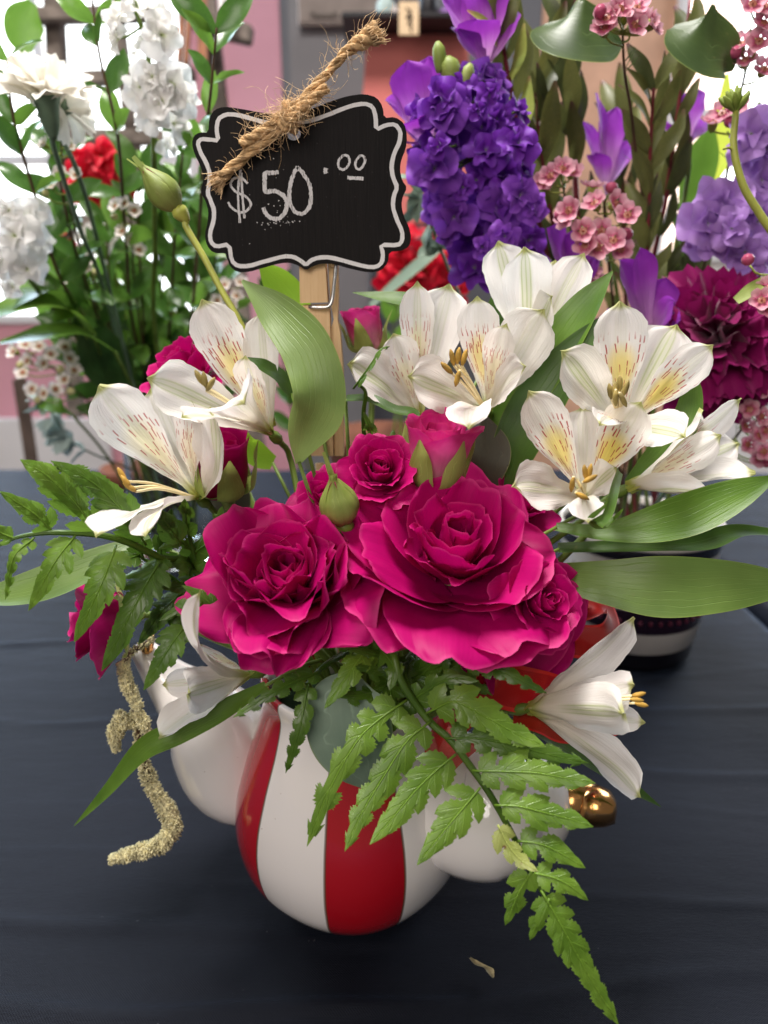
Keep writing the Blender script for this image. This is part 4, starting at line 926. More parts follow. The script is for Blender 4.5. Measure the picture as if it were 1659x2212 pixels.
fern('dark fern frond spreading under the ruffled rose over the pot rim', [(760, 1400, -.04), (700, 1440, -.06), (660, 1480, -.066)], [
    ([(690, 1450, -.063), (600, 1490, -.075), (507, 1548, -.08)], 30, 8), ([(665, 1480, -.066), (648, 1570, -.075), (618, 1667, -.078)], 34, 8),
    ([(800, 1395, -.055), (765, 1440, -.068), (703, 1528, -.078)], 46, 7, {'m': 'fern'}), ([(820, 1400, -.055), (850, 1440, -.065), (842, 1490, -.07)], 40, 4), ([(760, 1400, -.05), (740, 1370, -.06), (680, 1380, -.065)], 34, 5)], mat='fern_dark')
fern('dark fern frond under the largest rose pointing right', [(870, 1470, -.04), (930, 1440, -.055), (1000, 1420, -.06)], [
    ([(1000, 1420, -.06), (1085, 1450, -.07), (1178, 1496, -.075)], 36, 8), ([(940, 1435, -.056), (960, 1400, -.062), (1085, 1402, -.066)], 28, 4), ([(900, 1470, -.05), (950, 1425, -.06), (1010, 1410, -.062)], 36, 4), ([(870, 1470, -.045), (830, 1400, -.055), (830, 1370, -.058)], 40, 4), ([(890, 1465, -.05), (930, 1480, -.065), (1000, 1480, -.068)], 30, 4)], mat='fern_dark')
fern('dark fern leaflets in the shade between the left flowers and the rose', [(430, 1280, -.01), (420, 1200, -.02), (400, 1130, -.02)], [
    ([(415, 1190, -.02), (385, 1170, -.025), (345, 1185, -.03)], 30, 3), ([(400, 1160, -.02), (402, 1110, -.025), (398, 1080, -.028)], 34, 3), ([(420, 1195, -.02), (460, 1165, -.025), (500, 1130, -.025)], 30, 4), ([(425, 1250, -.02), (390, 1265, -.03), (350, 1270, -.035)], 34, 3), ([(425, 1230, -.015), (400, 1215, -.025), (340, 1225, -.03)], 34, 4), ([(440, 1180, -.015), (470, 1130, -.02), (480, 1095, -.02)], 30, 3), ([(410, 1300, -.02), (380, 1330, -.03), (340, 1345, -.03)], 34, 3)], mat='fern_dark')
fern('curled fern tip standing in front of the white petals right of the clothespin', [(790, 1010, .0), (785, 900, -.005), (790, 850, -.01), (775, 830, -.012)], [
    ([(765, 838, -.012), (800, 790, -.014), (822, 755, -.014), (840, 750, -.008)], 18, 7, {'n': (-.7, -.3, .6)}), ([(790, 960, -.004), (800, 930, -.01), (785, 890, -.012)], 20, 4), ([(790, 990, -.002), (840, 960, -.01), (850, 930, -.01)], 22, 4)], mat='fern_dark', rad=(.001, .0009, .0006))

fern('dense dark fern frond filling the pot rim below the largest rose', [(900, 1400, -.03), (870, 1440, -.045), (840, 1480, -.055), (800, 1530, -.062)], [
    ([(880, 1430, -.045), (830, 1450, -.062), (770, 1440, -.07)], 34, 5), ([(870, 1440, -.046), (890, 1500, -.064), (880, 1570, -.07)], 36, 6), ([(850, 1470, -.052), (790, 1500, -.066), (720, 1500, -.072)], 34, 6),
    ([(840, 1480, -.055), (850, 1540, -.066), (820, 1610, -.07)], 34, 6), ([(890, 1420, -.04), (950, 1470, -.060), (1010, 1540, -.066)], 34, 6), ([(895, 1410, -.04), (970, 1440, -.060), (1060, 1500, -.066)], 32, 7),
    ([(880, 1425, -.04), (820, 1415, -.058), (750, 1400, -.064)], 30, 5)], mat='fern_dark')
fern('dense dark fern frond in the shade behind the left fern', [(470, 1330, .0), (420, 1290, -.012), (360, 1240, -.02), (290, 1195, -.025)], [
    ([(440, 1310, -.008), (400, 1350, -.03), (370, 1420, -.038)], 40, 6), ([(400, 1275, -.016), (350, 1320, -.032), (300, 1390, -.036)], 44, 7), ([(350, 1235, -.02), (300, 1280, -.034), (262, 1350, -.036)], 42, 7),
    ([(400, 1270, -.014), (420, 1210, -.02), (455, 1150, -.02)], 40, 6), ([(350, 1230, -.02), (350, 1170, -.022), (370, 1100, -.022)], 40, 6), ([(310, 1205, -.024), (290, 1150, -.026), (280, 1090, -.026)], 36, 6), ([(300, 1200, -.025), (250, 1215, -.034), (190, 1230, -.036)], 36, 6)], mat='fern_dark')

# ------------------------------------------------------------------ amaranth tassel
M['amaranth'] = m_plain('amaranth_cream', (0.74, 0.68, 0.42), 0.85, 0.1, 0.35, 500, 0.2, 0.15)
am = empty('amaranth_tassel', at(272, 1435, -.01), 'pale fuzzy amaranth tassel trailing to the table at the lower left', 'amaranth')
paths = [([(330, 1380, .0), (272, 1425, -.012), (290, 1510, -.014), (300, 1600, -.016), (325, 1690, -.018), (372, 1775, -.020), (350, 1822, -.026), (290, 1842, -.030), (240, 1857, -.032)], [6, 9, 11, 12, 19, 24, 22, 18, 10], 1.0),
         ([(265, 1430, -.012), (275, 1480, -.016), (300, 1530, -.018)], [11, 15, 10], 1), ([(290, 1560, -.016), (265, 1560, -.018), (250, 1600, -.018)], [14, 18, 10], 1), ([(300, 1540, -.016), (310, 1560, -.018), (318, 1580, -.018)], [10, 14, 8], 1), ([(262, 1540, -.018), (245, 1580, -.018), (252, 1620, -.017)], [10, 13, 8], 1)]
tube('stem', pts_px(paths[0][0]), [.0012, .0012, .001], M['stem_brown'], am, n=40, k=6)
for pth, rad, _ in paths:
    q0 = 5 if pth is paths[0][0] else 0
    tube('spike_core', pts_px(pth[q0 - 1 if q0 else 0:]), [pxsize(q, -.02) * .78 for q in rad[q0 - 1 if q0 else 0:]], M['amaranth'], am, n=40, k=10)
g = Geo(); rr = random.Random(2)
ICO = bmesh.new(); bmesh.ops.create_icosphere(ICO, subdivisions=1, radius=1); ICO.verts.index_update()
IV = np.array([v.co[:] for v in ICO.verts]); IF = [[v.index for v in f.verts] for f in ICO.faces]; ICO.free()
for pth, rad, _ in paths:
    C = catmull(pts_px(pth), 80); T, N, B = frames(C); L = np.sum(np.linalg.norm(np.diff(C, axis=0), axis=1))
    rs = np.interp(np.linspace(0, 1, 80), np.linspace(0, 1, len(rad)), [pxsize(q, -.02) for q in rad])
    for _ in range(int(L * 60000)):
        j = rr.randrange(80); a = rr.uniform(0, 6.28); d = N[j] * math.cos(a) + B[j] * math.sin(a)
        lump = .92 + .14 * math.sin(j * .9 + a * 2)
        if pth is paths[0][0] and j < 30 and rr.random() < .75: continue
        p = C[j] + d * rs[j] * lump * rr.uniform(.55, 1.05) + T[j] * rr.uniform(-.001, .001)
        if p[2] < .0012: p[2] = .0012
        s = rr.uniform(.00025, .0005); g.add(p + IV * s * np.array([rr.uniform(.7, 1.3) for _ in range(3)]) + np.outer(np.maximum(0, IV @ d), d) * rr.uniform(.0003, .0011), IF)
tag(g.build('florets', M['amaranth'], am), kind='stuff')

# ------------------------------------------------------------------ red organza ribbon
k = NT('red_organza'); u, v = k.uv()
we = k.math('MULTIPLY', k.math('SINE', k.math('MULTIPLY', u, 160.0)), k.math('SINE', k.math('MULTIPLY', v, 700.0)))
tr = k.n('ShaderNodeBsdfTransparent', {0: (1, .45, .40, 1)})
edge = k.ss(k.math('ABSOLUTE', k.math('SUBTRACT', u, .5)), .40, .43)
al = k.math('ADD', k.math('MULTIPLY_ADD', we, .18, .58), k.math('MULTIPLY', edge, .5), clamp=True)
k.fin((.62, .012, .006), .45, .4, sheen=.5)
mx = k.n('ShaderNodeMixShader', {0: al, 1: tr.outputs[0], 2: k.p.outputs[0]}); k.t.links.new(mx.outputs[0], k.out.inputs[0]); M['organza'] = k.m
rb = empty('organza_ribbon', at(1200, 1400, .01), 'sheer red organza ribbon looped behind the roses at the pot rim', 'ribbon')
leaf_part('loop', pts_px([(1200, 1330, .0), (1260, 1300, -.005), (1320, 1330, -.012), (1310, 1375, -.02), (1250, 1385, -.018), (1190, 1370, -.01)]), [.008, .009, .0095, .0095, .008, .006], [(0, -.9, .4), (0, -.8, .5), (.8, -.2, .4), (.3, -.8, -.1), (0, -1, .1), (0, -1, .1)], M['organza'], rb, n=36, nu=9, cross=.1, wav=.1)
leaf_part('band', pts_px([(1010, 1450, -.035), (1070, 1475, -.042), (1130, 1490, -.042), (1190, 1495, -.035), (1230, 1500, -.03)]), [.008, .0095, .0095, .008, .005], (.05, -.9, .4), M['organza'], rb, n=26, nu=9, wav=.2)
leaf_part('tail', pts_px([(1010, 1500, -.045), (985, 1560, -.062), (970, 1610, -.068), (1000, 1650, -.069)]), [.009, .0105, .0105, .008], (.3, -.95, .1), M['organza'], rb, n=22, nu=9, wav=.25, seed=3)
leaf_part('tail', pts_px([(1110, 1545, -.04), (1170, 1560, -.042), (1220, 1580, -.040), (1300, 1590, -.035), (1350, 1575, -.03)]), [.004, .005, .005, .002, .0006], (.05, -.8, .6), M['organza'], rb, n=22, nu=9, wav=.3, seed=5)

# ------------------------------------------------------------------ crumb on the cloth
cr = empty('withered_petal', onz(1040, 2085, .001), 'dry curled brown petal scrap lying on the cloth', 'petal')
leaf_part('scrap', [onz(1014, 2069, .002), onz(1026, 2080, .0035), onz(1045, 2088, .002), onz(1058, 2100, .003), onz(1066, 2112, .001)], [.0006, .0012, .0008, .0019, .0005], (.3, -.2, .9), M['sepal_tan'], cr, n=16, nu=5, cross=.8)
# dark plug of floral foam inside the pot
V, F, U = lathe_geo(pot_c, [(.095, .0005), (.100, .02), (.101, .030), (.096, .0372)], 40)
tag(obj('floral_foam', V, F, m_plain('foam_green', (.012, .025, .012), .9, .1, .3, 200, .3)), 'dark green floral foam inside the striped pot', 'floral foam')

# ================================================================== behind the bouquet
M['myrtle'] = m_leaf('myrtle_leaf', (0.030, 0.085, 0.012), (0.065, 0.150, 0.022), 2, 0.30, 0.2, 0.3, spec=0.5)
M['myrtle_lit'] = m_leaf('myrtle_leaf_painted_lit', (0.075, 0.17, 0.02), (0.14, 0.27, 0.035), 2, 0.32, 0.35, 0.3)  # lit copy of the myrtle leaf, light put into its green
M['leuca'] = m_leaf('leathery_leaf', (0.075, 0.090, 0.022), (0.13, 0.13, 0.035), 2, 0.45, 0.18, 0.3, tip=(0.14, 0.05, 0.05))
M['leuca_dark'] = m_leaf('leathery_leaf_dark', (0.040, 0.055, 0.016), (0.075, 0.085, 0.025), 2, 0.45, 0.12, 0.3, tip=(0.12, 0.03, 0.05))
M['leuca_yellow'] = m_leaf('leathery_leaf_yellow', (0.20, 0.24, 0.045), (0.32, 0.34, 0.08), 2, 0.45, 0.3, 0.3, tip=(0.45, 0.22, 0.16))  # lighter, yellower leaf tone with a reddish tip
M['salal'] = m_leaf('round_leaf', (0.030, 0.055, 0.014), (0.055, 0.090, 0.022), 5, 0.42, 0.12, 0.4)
M['lime'] = m_leaf('lime_leaf_painted_backlit', (0.35, 0.55, 0.03), (0.50, 0.72, 0.06), 4, 0.4, 0.5, 0.3)  # lime green leaf, backlight glow put into the colour
M['silver'] = m_plain('silver_leaf', (0.42, 0.52, 0.50), 0.6, 0.3, 0.2, 40, 0, 0.15)
M['stem_red'] = m_plain('stem_dark_red', (0.17, 0.020, 0.030), 0.45, 0.4, 0.3, 60)
M['stem_grey'] = m_plain('stem_blue_green', (0.13, 0.20, 0.13), 0.5, 0.3, 0.2, 60)
M['white_fl'] = m_petal('white_floret', (0.90, 0.89, 0.86), (0.92, 0.91, 0.90), (0.62, 0.70, 0.28), 0.35, 0.55, vein=0.06)
M['cream'] = m_petal('cream_carnation', (0.88, 0.84, 0.75), (0.90, 0.87, 0.80), (0.70, 0.66, 0.40), 0.35, 0.6, vein=0.10)
M['purple'] = m_petal('purple_floret', (0.145, 0.018, 0.32), (0.21, 0.045, 0.46), (0.30, 0.20, 0.42), 0.30, 0.5, vein=0.2)
M['violet'] = m_petal('violet_petal', (0.38, 0.055, 0.50), (0.26, 0.025, 0.42), (0.74, 0.44, 0.70), 0.35, 0.5, vein=0.45, rootv=(0.1, 0.75))
M['lilac'] = m_petal('lilac_floret', (0.42, 0.22, 0.60), (0.48, 0.28, 0.66), (0.60, 0.50, 0.70), 0.35, 0.55, vein=0.12)
M['plum'] = m_petal('plum_carnation', (0.23, 0.002, 0.085), (0.28, 0.005, 0.115), (0.14, 0.002, 0.06), 0.28, 0.55, vein=0.2)
M['red'] = m_petal('red_petal', (0.50, 0.004, 0.020), (0.60, 0.008, 0.03), (0.30, 0.002, 0.01), 0.3, 0.5)
M['wax'] = m_petal('waxflower_pink', (0.68, 0.30, 0.38), (0.78, 0.46, 0.52), (0.42, 0.06, 0.14), 0.3, 0.35, vein=0.15, rootv=(0.1, 0.55))
M['wax_w'] = m_petal('waxflower_white', (0.80, 0.70, 0.66), (0.86, 0.80, 0.78), (0.60, 0.55, 0.25), 0.3, 0.4, vein=0.1)
M['wax_c'] = m_plain('waxflower_cup', (0.30, 0.10, 0.06), 0.4, 0.4, 0.3, 300)
M['wax_g'] = m_plain('waxflower_calyx', (0.26, 0.30, 0.06), 0.5, 0.3, 0.2, 200)
def unit_mesh(V, F, uv, mat, name):
    me = mesh_from(V, F, uv, True, name); me.materials.append(mat); return me
def place(name, me, parent, loc, Rm, s=1.0):
    o = bpy.data.objects.new(name, me); COL.objects.link(o); o.parent = parent
    m4 = Matrix([[*(Rm[i] * s), 0] for i in range(3)] + [[0, 0, 0, 1]]); m4.translation = Vector(np.asarray(loc) - origin(parent))
    o.matrix_basis = m4; return o
def floret_geo(seed, n=7, ruf=.26, cup=.5):
    """double ruffled floret of unit radius facing +z"""
    rr = random.Random(seed); g = Geo()
    for q in range(n):
        t = q / (n - 1); az = q * 2.4 + rr.uniform(-.3, .3); el = R(20 + 68 * t + rr.uniform(-10, 10)); L = .60 + .42 * t; w = .34 + .30 * t
        ph = rr.uniform(0, 6); V = []; U = []
        for j in range(6):
            v = j / 5; e = el + (v - .5) * .5
            for i in range(7):
                s = i / 3 - 1; ww = w * (.25 + .75 * math.sin(min(1, v * 1.15) * 1.57)) * (1 - .25 * max(0, v - .8) * 5 * .3)
                rad = L * v * math.sin(e); z = L * v * math.cos(e) * .8
                d = ruf * v * v * math.sin(3.3 * s + ph) + cup * .18 * s * s * v
                x = rad - d * math.cos(e) - .12 * abs(s) ** 3 * v; y = s * ww; z += d * math.sin(e) * .9
                V.append((x * math.cos(az) - y * math.sin(az), x * math.sin(az) + y * math.cos(az), z)); U.append((i / 6, v))
        g.add(V, grid_faces(7, 6), U)
    return g
FLOR = {}
M['purple2'] = m_petal('light_purple_floret', (0.22, 0.050, 0.44), (0.30, 0.085, 0.56), (0.45, 0.34, 0.50), 0.35, 0.5, vein=0.25)
for mk in ('white_fl', 'purple', 'purple2', 'lilac', 'red'):
    FLOR[mk] = []
    for sd in range(4):
        g = floret_geo(sd * 5 + 1); FLOR[mk].append(unit_mesh(g.V, g.F, g.U, M[mk], 'floret'))
def wax_geo(seed):
    rr = random.Random(seed); gp = Geo()
    for q in range(5):
        az = q * 2 * math.pi / 5 + rr.uniform(-.1, .1); V = []; U = []
        for j in range(5):
            v = j / 4
            for i in range(5):
                s = i / 2 - 1; w = .46 * math.sin(.25 + 2.2 * v ** .8) ; x = .28 + .72 * v - .10 * s * s * v; y = s * w; z = .30 * v * v + .16 * s * s + .05
                V.append((x * math.cos(az) - y * math.sin(az), x * math.sin(az) + y * math.cos(az), z)); U.append((i / 4, v))
        gp.add(V, grid_faces(5, 5), U)
    return gp
WAX = {mk: [unit_mesh(*(lambda g: (g.V, g.F, g.U))(wax_geo(s)), M[mk], 'blossom') for s in range(3)] for mk in ('wax', 'wax_w')}
def lathe_unit(prof, k, mat, name):
    V = [(r * math.cos(2 * math.pi * i / k), r * math.sin(2 * math.pi * i / k), z) for z, r in prof for i in range(k)]
    return unit_mesh(V, grid_faces(k, len(prof), wrap=True), [(0, 0)] * len(V), mat, name)
WAXC = lathe_unit([(-.75, .10), (-.5, .32), (-.1, .40), (.04, .36), (.02, .2), (.0, .02)], 9, M['wax_g'], 'calyx')
WAXD = lathe_unit([(.05, .34), (.12, .26), (.06, .16), (.14, .08), (.3, .02)], 9, M['wax_c'], 'cup')
WAXB = {mk: lathe_unit([(-.1, .25), (.1, .5), (.4, .62), (.7, .5), (.85, .25), (.9, .02)], 9, M[mk], 'bud') for mk in ('wax', 'wax_w')}
def leaf_unit(mat, wide, seed, fold=.25, tip=1.0):
    rr = random.Random(seed)
    hw = [.04, wide * .8, wide, wide * .75, .02] if tip else [.2 * wide, wide * .9, wide * 1.05, wide * .95, .25 * wide]
    V, F, uv = strip([(0, 0, 0), (.25, 0, .04), (.5, 0, .05), (.76, rr.uniform(-.04, .04), .0), (1, rr.uniform(-.05, .05), -.08)], hw, (0, 0, 1), n=13, nu=7, cross=fold, wav=.08, seed=seed)
    return unit_mesh(V, F, uv, mat, 'leaf')
LEAFM = {k_: [leaf_unit(M[k_], w, s) for s in range(3)] for k_, w in (('myrtle', .22), ('myrtle_lit', .22), ('leuca', .14), ('leuca_dark', .14), ('leuca_yellow', .13), ('silver', .3), ('leaf_dark', .2), ('fern_dark', .02), ('eucalyptus', .3))}
NEED = unit_mesh(*(lambda s_: s_)(strip([(0, 0, 0), (.5, 0, .03), (1, 0, .1)], [.03, .05, .01], (0, 0, 1), n=5, nu=3)), M['myrtle'], 'needle')
def look(d, up=(0, 0, 1), roll=0.0):
    """matrix whose x column points along d"""
    x = nrm(d); y = np.cross(up, x); y = nrm(y) if np.linalg.norm(y) > 1e-5 else np.array([0, 1., 0]); z = np.cross(x, y)
    c, s = math.cos(roll), math.sin(roll); return np.column_stack([x, y * c + z * s, -y * s + z * c])
def branch(name, label, cat, stem, mat, leafpx, n, seed, spread=(35, 65), r=.0012, smat='stem_brown', group=None, foot=None, t0=0.0, t1=1.0, pairs=True, wider=1.0):
    P = pts_px(stem); rr = random.Random(seed)
    root = empty(name, P[-1] if foot is None else foot, label, cat, group)
    Pf = P if foot is None else P + [foot]
    tube('stem', Pf, [r * .6, r, r * 1.3], M[smat], root, n=40, k=6)
    C = catmull(P, 120); T, N, B = frames(C)
    mats = mat if isinstance(mat, (list, tuple)) else [mat]
    for q in range(n):
        j = int((t0 + (t1 - t0) * (q + rr.uniform(-.2, .2)) / max(1, n - 1)) * 119); j = max(0, min(119, j))
        L = pxsize(leafpx * 1.12, C[j][1]) * rr.uniform(.75, 1.15)
        a0 = q * 1.57 + rr.uniform(-.4, .4)
        for a in ((a0, a0 + math.pi) if pairs else (a0 * 1.53,)):
            d = N[j] * math.cos(a) + B[j] * math.sin(a); an = R(rr.uniform(*spread))
            dr = -T[j] * math.cos(an) + d * math.sin(an)
            k_ = rr.choice(mats)
            dr = nrm(dr * (1, .6, 1)); place('leaf', rr.choice(LEAFM[k_]), root, C[j], look(dr, nrm(d * .3 + np.array([0, -.7, .6])), rr.uniform(-.6, .6)), L)
    return root
def stock(label, stem, florets, mk, size, seed, foot=None, smat='stem', name='stock_flower', group=None):
    P = pts_px(stem); rr = random.Random(seed); root = empty(name, P[-1] if foot is None else foot, label, 'flower', group)
    tube('stem', P + ([foot] if foot is not None else []), [.0012, .0018, .002], M[smat], root, n=40, k=7)
    C = catmull(P, 80)
    for (x, y, Y, s) in florets:
        p = at(x, y, Y); b = C[np.argmin(np.linalg.norm(C - p, axis=1))]; d = nrm(nrm(p - b) * .8 + CAMDIR * .55 + np.array([rr.uniform(-.3, .3), 0, rr.uniform(-.1, .4)]))
        f = place('floret', rr.choice(FLOR['purple2' if mk == 'purple' and rr.random() < .35 else mk]), root, p - d * pxsize(s, Y) * .25, axis_frame(d, rr.uniform(0, 6)), pxsize(s * rr.uniform(.70, 1.25), Y))
        if np.linalg.norm(p - b) > .006:
            tube('pedicel', [b, (b + p) / 2 - np.array([0, 0, .002]), p - d * pxsize(s, Y) * .2], .0007, M[smat], root, n=5, k=5)
    return root
def waxspray(label, stem, blossoms, mk, seed, foot=None, name='waxflower_spray', buds=(), size=30, group=None):
    P = pts_px(stem); rr = random.Random(seed); root = empty(name, P[-1] if foot is None else foot, label, 'flower', group)
    tube('stem', P + ([foot] if foot is not None else []), [.0006, .0009, .0014], M['stem_brown'], root, n=40, k=5)
    C = catmull(P, 60); T, N, B = frames(C)
    for q, (x, y, Y, *sz) in enumerate(list(blossoms) + list(buds)):
        p = at(x, y, Y); s = pxsize(sz[0] if sz else size, Y)
        below = C[(C[:, 2] < p[2] - .004)]; b = (below if len(below) else C)[np.argmin(np.linalg.norm((below if len(below) else C) - p, axis=1))]
        d = nrm(nrm(p - b) * .6 + CAMDIR * rr.uniform(.3, 1.0) + np.array([rr.uniform(-.5, .5), 0, rr.uniform(-.1, .4)]))
        Rm = axis_frame(d, rr.uniform(0, 6))
        if q < len(blossoms):
            o = place('blossom', rr.choice(WAX[mk]), root, p, Rm, s)
            for me, nm in ((WAXC, 'calyx'), (WAXD, 'cup')):
                c_ = bpy.data.objects.new(nm, me); COL.objects.link(c_); c_.parent = o
        else:
            o = place('bud', WAXB[mk], root, p, Rm, s * .8)
        tube('pedicel', [b, b * .4 + p * .6 - np.array([0, 0, .003]), p - d * s * .6], [.0006, .0005], M['wax_g'], root, n=6, k=5)
    for q in range(16):
        j = rr.randrange(60); a = rr.uniform(0, 6.28); d = N[j] * math.cos(a) + B[j] * math.sin(a)
        place('needle', NEED, root, C[j], look(nrm(d - T[j] * .8)), pxsize(36, C[j][1]) * rr.uniform(.6, 1.1))
    return root
def carnation(label, px, py, Y, rpx, axis, n, mk, seed, stem=None, foot=None, el=(5, 95), name='carnation', calyx=True):
    rr = random.Random(seed); A = nrm(axis); r = pxsize(rpx, Y); Fm = axis_frame(A); c = at(px, py, Y) - A * r * .55
    root = empty(name, c, label, 'flower')
    for q in range(n):
        t = (q + .5) / n; az = q * 2.39996 + rr.uniform(-.3, .3); e0 = R(el[0] + (el[1] - el[0]) * t ** .75 + rr.uniform(-8, 8)); L = r * (.92 + .22 * t) * rr.uniform(.85, 1.1); w = r * rr.uniform(.34, .50) * (1.5 if n < 20 else 1)
        V = []; nv, nu = 9, 15; ph = [rr.uniform(0, 6.28) for _ in range(4)]; am = r * rr.uniform(.10, .18); tw = rr.uniform(-.8, .8)
        for j in range(nv):
            v = j / (nv - 1)
            for i in range(nu):
                s = 2 * i / (nu - 1) - 1
                vv = v * (1 - .16 * s * s + (.030 if i % 2 else -.030) * (v > .9))
                e = e0 + .55 * (vv - .55) * (1 if t > .25 else .4)
                ww = w * (.12 + .88 * vv ** 1.2)
                d = am * vv ** 1.8 * (math.sin(5.2 * s + ph[0]) * .65 + math.sin(9.5 * s + ph[1]) * .35) + am * .3 * math.sin(5 * vv + ph[2])
                rad = L * vv * math.sin(e) + d * math.cos(e); z = L * vv * math.cos(e) - d * math.sin(e)
                y = s * ww * math.cos(tw * .5); rad += s * ww * math.sin(tw * .5) * .6
                V.append(c + Fm @ np.array([rad * math.cos(az) - y * math.sin(az), rad * math.sin(az) + y * math.cos(az), z]))
        obj('petal', V, grid_faces(nu, nv), M[mk], root, grid_uv(nu, nv))
    if calyx:
        V, F, uv = tube_geo([c + A * r * .25, c + A * r * .05, c - A * r * .35, c - A * r * .6], [r * .30, r * .24, r * .17, r * .07], 10, 10); obj('calyx', V, F, M['stem_grey'], root, uv)
        if stem: tube('stem', [c - A * r * .55] + pts_px(stem) + ([foot] if foot is not None else []), .0016, M['stem_grey'], root, n=30, k=7)
    return root

# ------------------------------------------------------------------ black and white pot, right behind
pc = np.array([0.203, 0.245, 0.0])
k = NT('banded_glaze'); u, v = k.uv(); sp = k.n('ShaderNodeSeparateXYZ', {0: k.n('ShaderNodeNewGeometry').outputs['Position']}); z = sp.outputs[2]
def zb(a, b): return k.math('MULTIPLY', k.ss(z, a - .0006, a + .0006), k.ss(z, b + .0006, b - .0006))
cw = (0.62, 0.58, 0.53); ck = (0.010, 0.009, 0.014)
c = k.mix(zb(-.01, .016), cw, ck); c = k.mix(zb(.034, .054), c, (0.020, 0.008, 0.020)); c = k.mix(zb(.094, .104), c, ck)
wv = k.math('MULTIPLY_ADD', k.math('SINE', k.math('MULTIPLY', u, 150.0)), .003, .078); ln = k.ss(k.math('ABSOLUTE', k.math('SUBTRACT', z, wv)), .0011, .0004); c = k.mix(k.math('MULTIPLY', ln, .5), c, (.10, .02, .04))
M['banded'] = k.fin(c, 0.25, 0.5, coat=.4)
pot2 = empty('banded_pot', pc, 'black and white banded ceramic pot standing behind on the right', 'flower pot')
V, F, U = lathe_geo(pc, [(.0004, .001), (.0004, .047), (.004, .0495), (.020, .051), (.021, .0525), (.045, .0545), (.07, .0575), (.095, .061), (.108, .063), (.110, .062), (.108, .060), (.08, .055), (.03, .049), (.028, .001)], 72)
obj('body', V, F, M['banded'], pot2, U)
M['maroon'] = m_plain('maroon_relief', (0.11, 0.012, 0.035), .35, .4, .2, 200)
g = Geo()
for q in range(46):
    a = 2 * math.pi * q / 46; rad = .0548 + .0002; p = pc + np.array([rad * math.cos(a), rad * math.sin(a), .044]); g.add(p + IV * np.array([.0018, .0018, .0024]), IF)
g.build('relief_band', M['maroon'], pot2)
FR = pc + np.array([0, 0, .06])
FRX = lambda s: pc + np.array([.018 * math.cos(s * 2.4), .018 * math.sin(s * 2.4), .06])
# glass vase, left behind
gl = NT('clear_glass'); gl.p.inputs['Transmission Weight'].default_value = 1.0; M['glass'] = gl.fin((.93, .97, .96), .02, .5); gl.p.inputs['IOR'].default_value = 1.45
gc = np.array([-0.225, .44, 0.0])
gv = empty('glass_vase', gc, 'clear glass vase of green stems standing behind on the left', 'vase')
V, F, U = lathe_geo(gc, [(.0004, .001), (.0004, .040), (.004, .046), (.05, .048), (.10, .044), (.15, .043), (.17, .050), (.172, .049), (.15, .0405), (.10, .0415), (.05, .0455), (.012, .042), (.010, .001)], 48)
obj('wall', V, F, M['glass'], gv, U)
FLX = lambda s: gc + np.array([.022 * math.cos(s * 2.4), .022 * math.sin(s * 2.4), .03])
MOUTHL = gc + np.array([0, 0, .16])

# ------------------------------------------------------------------ left bouquet
fanc = dict(el=(0, 70))
carnation('large cream white carnation at the upper left', 90, 165, .15, 92, (.05, -.30, .95), 15, 'cream', 3, [(120, 330, .17), (175, 500, .22), (240, 680, .30)], FLX(1), **fanc)
carnation('smaller cream white carnation hanging beside the large one at the upper left', 152, 215, .17, 62, (.75, -.4, .35), 11, 'cream', 5, [(170, 380, .2), (230, 600, .28)], FLX(2))
stock('white stock spike with green stem at the top left', [(282, -30, .17), (300, 40, .17), (320, 120, .18), (332, 300, .2), (335, 520, .26), (340, 760, .34)], [(250, 30, .16, 36), (245, 80, .165, 34), (300, 10, .17, 36), (345, 20, .17, 34), (350, 75, .16, 36), (300, 90, .18, 34), (325, 165, .16, 40), (375, 180, .165, 42), (300, 185, .17, 36), (350, 215, .16, 42), (398, 205, .18, 34), (330, 240, .17, 36), (380, 265, .19, 36), (365, 310, .2, 30), (300, 250, .19, 30)], 'white_fl', 40, 2, FLX(3))
stock('white flower cluster at the left edge above the long leaves', [(20, 440, .2), (40, 560, .22), (110, 660, .28), (210, 760, .34)], [(15, 455, .18, 42), (60, 470, .19, 40), (30, 510, .18, 44), (75, 525, .2, 36), (10, 560, .19, 40), (60, 580, .19, 40), (25, 620, .2, 32)], 'white_fl', 40, 4, FLX(4))
stock('red rose cluster glowing behind the white flowers on the left', [(195, 330, .36), (215, 450, .36), (260, 640, .4)], [(178, 345, .33, 54), (215, 330, .32, 58), (205, 390, .32, 56), (238, 372, .33, 50), (160, 385, .34, 46), (240, 415, .34, 40)], 'red', 40, 6, FLX(5), name='red_flower')
stock('small red flowers low in the left bouquet', [(160, 520, .36), (200, 640, .38), (260, 760, .4)], [(140, 470, .36, 18), (160, 545, .35, 26), (105, 565, .36, 26), (130, 500, .36, 20), (175, 600, .37, 20)], 'red', 40, 7, FLX(6), name='red_flower')
carnation('cream carnation deep in the left bouquet', 215, 510, .34, 42, (.3, -.6, .6), 14, 'cream', 11, [(240, 640, .36)], FLX(7))
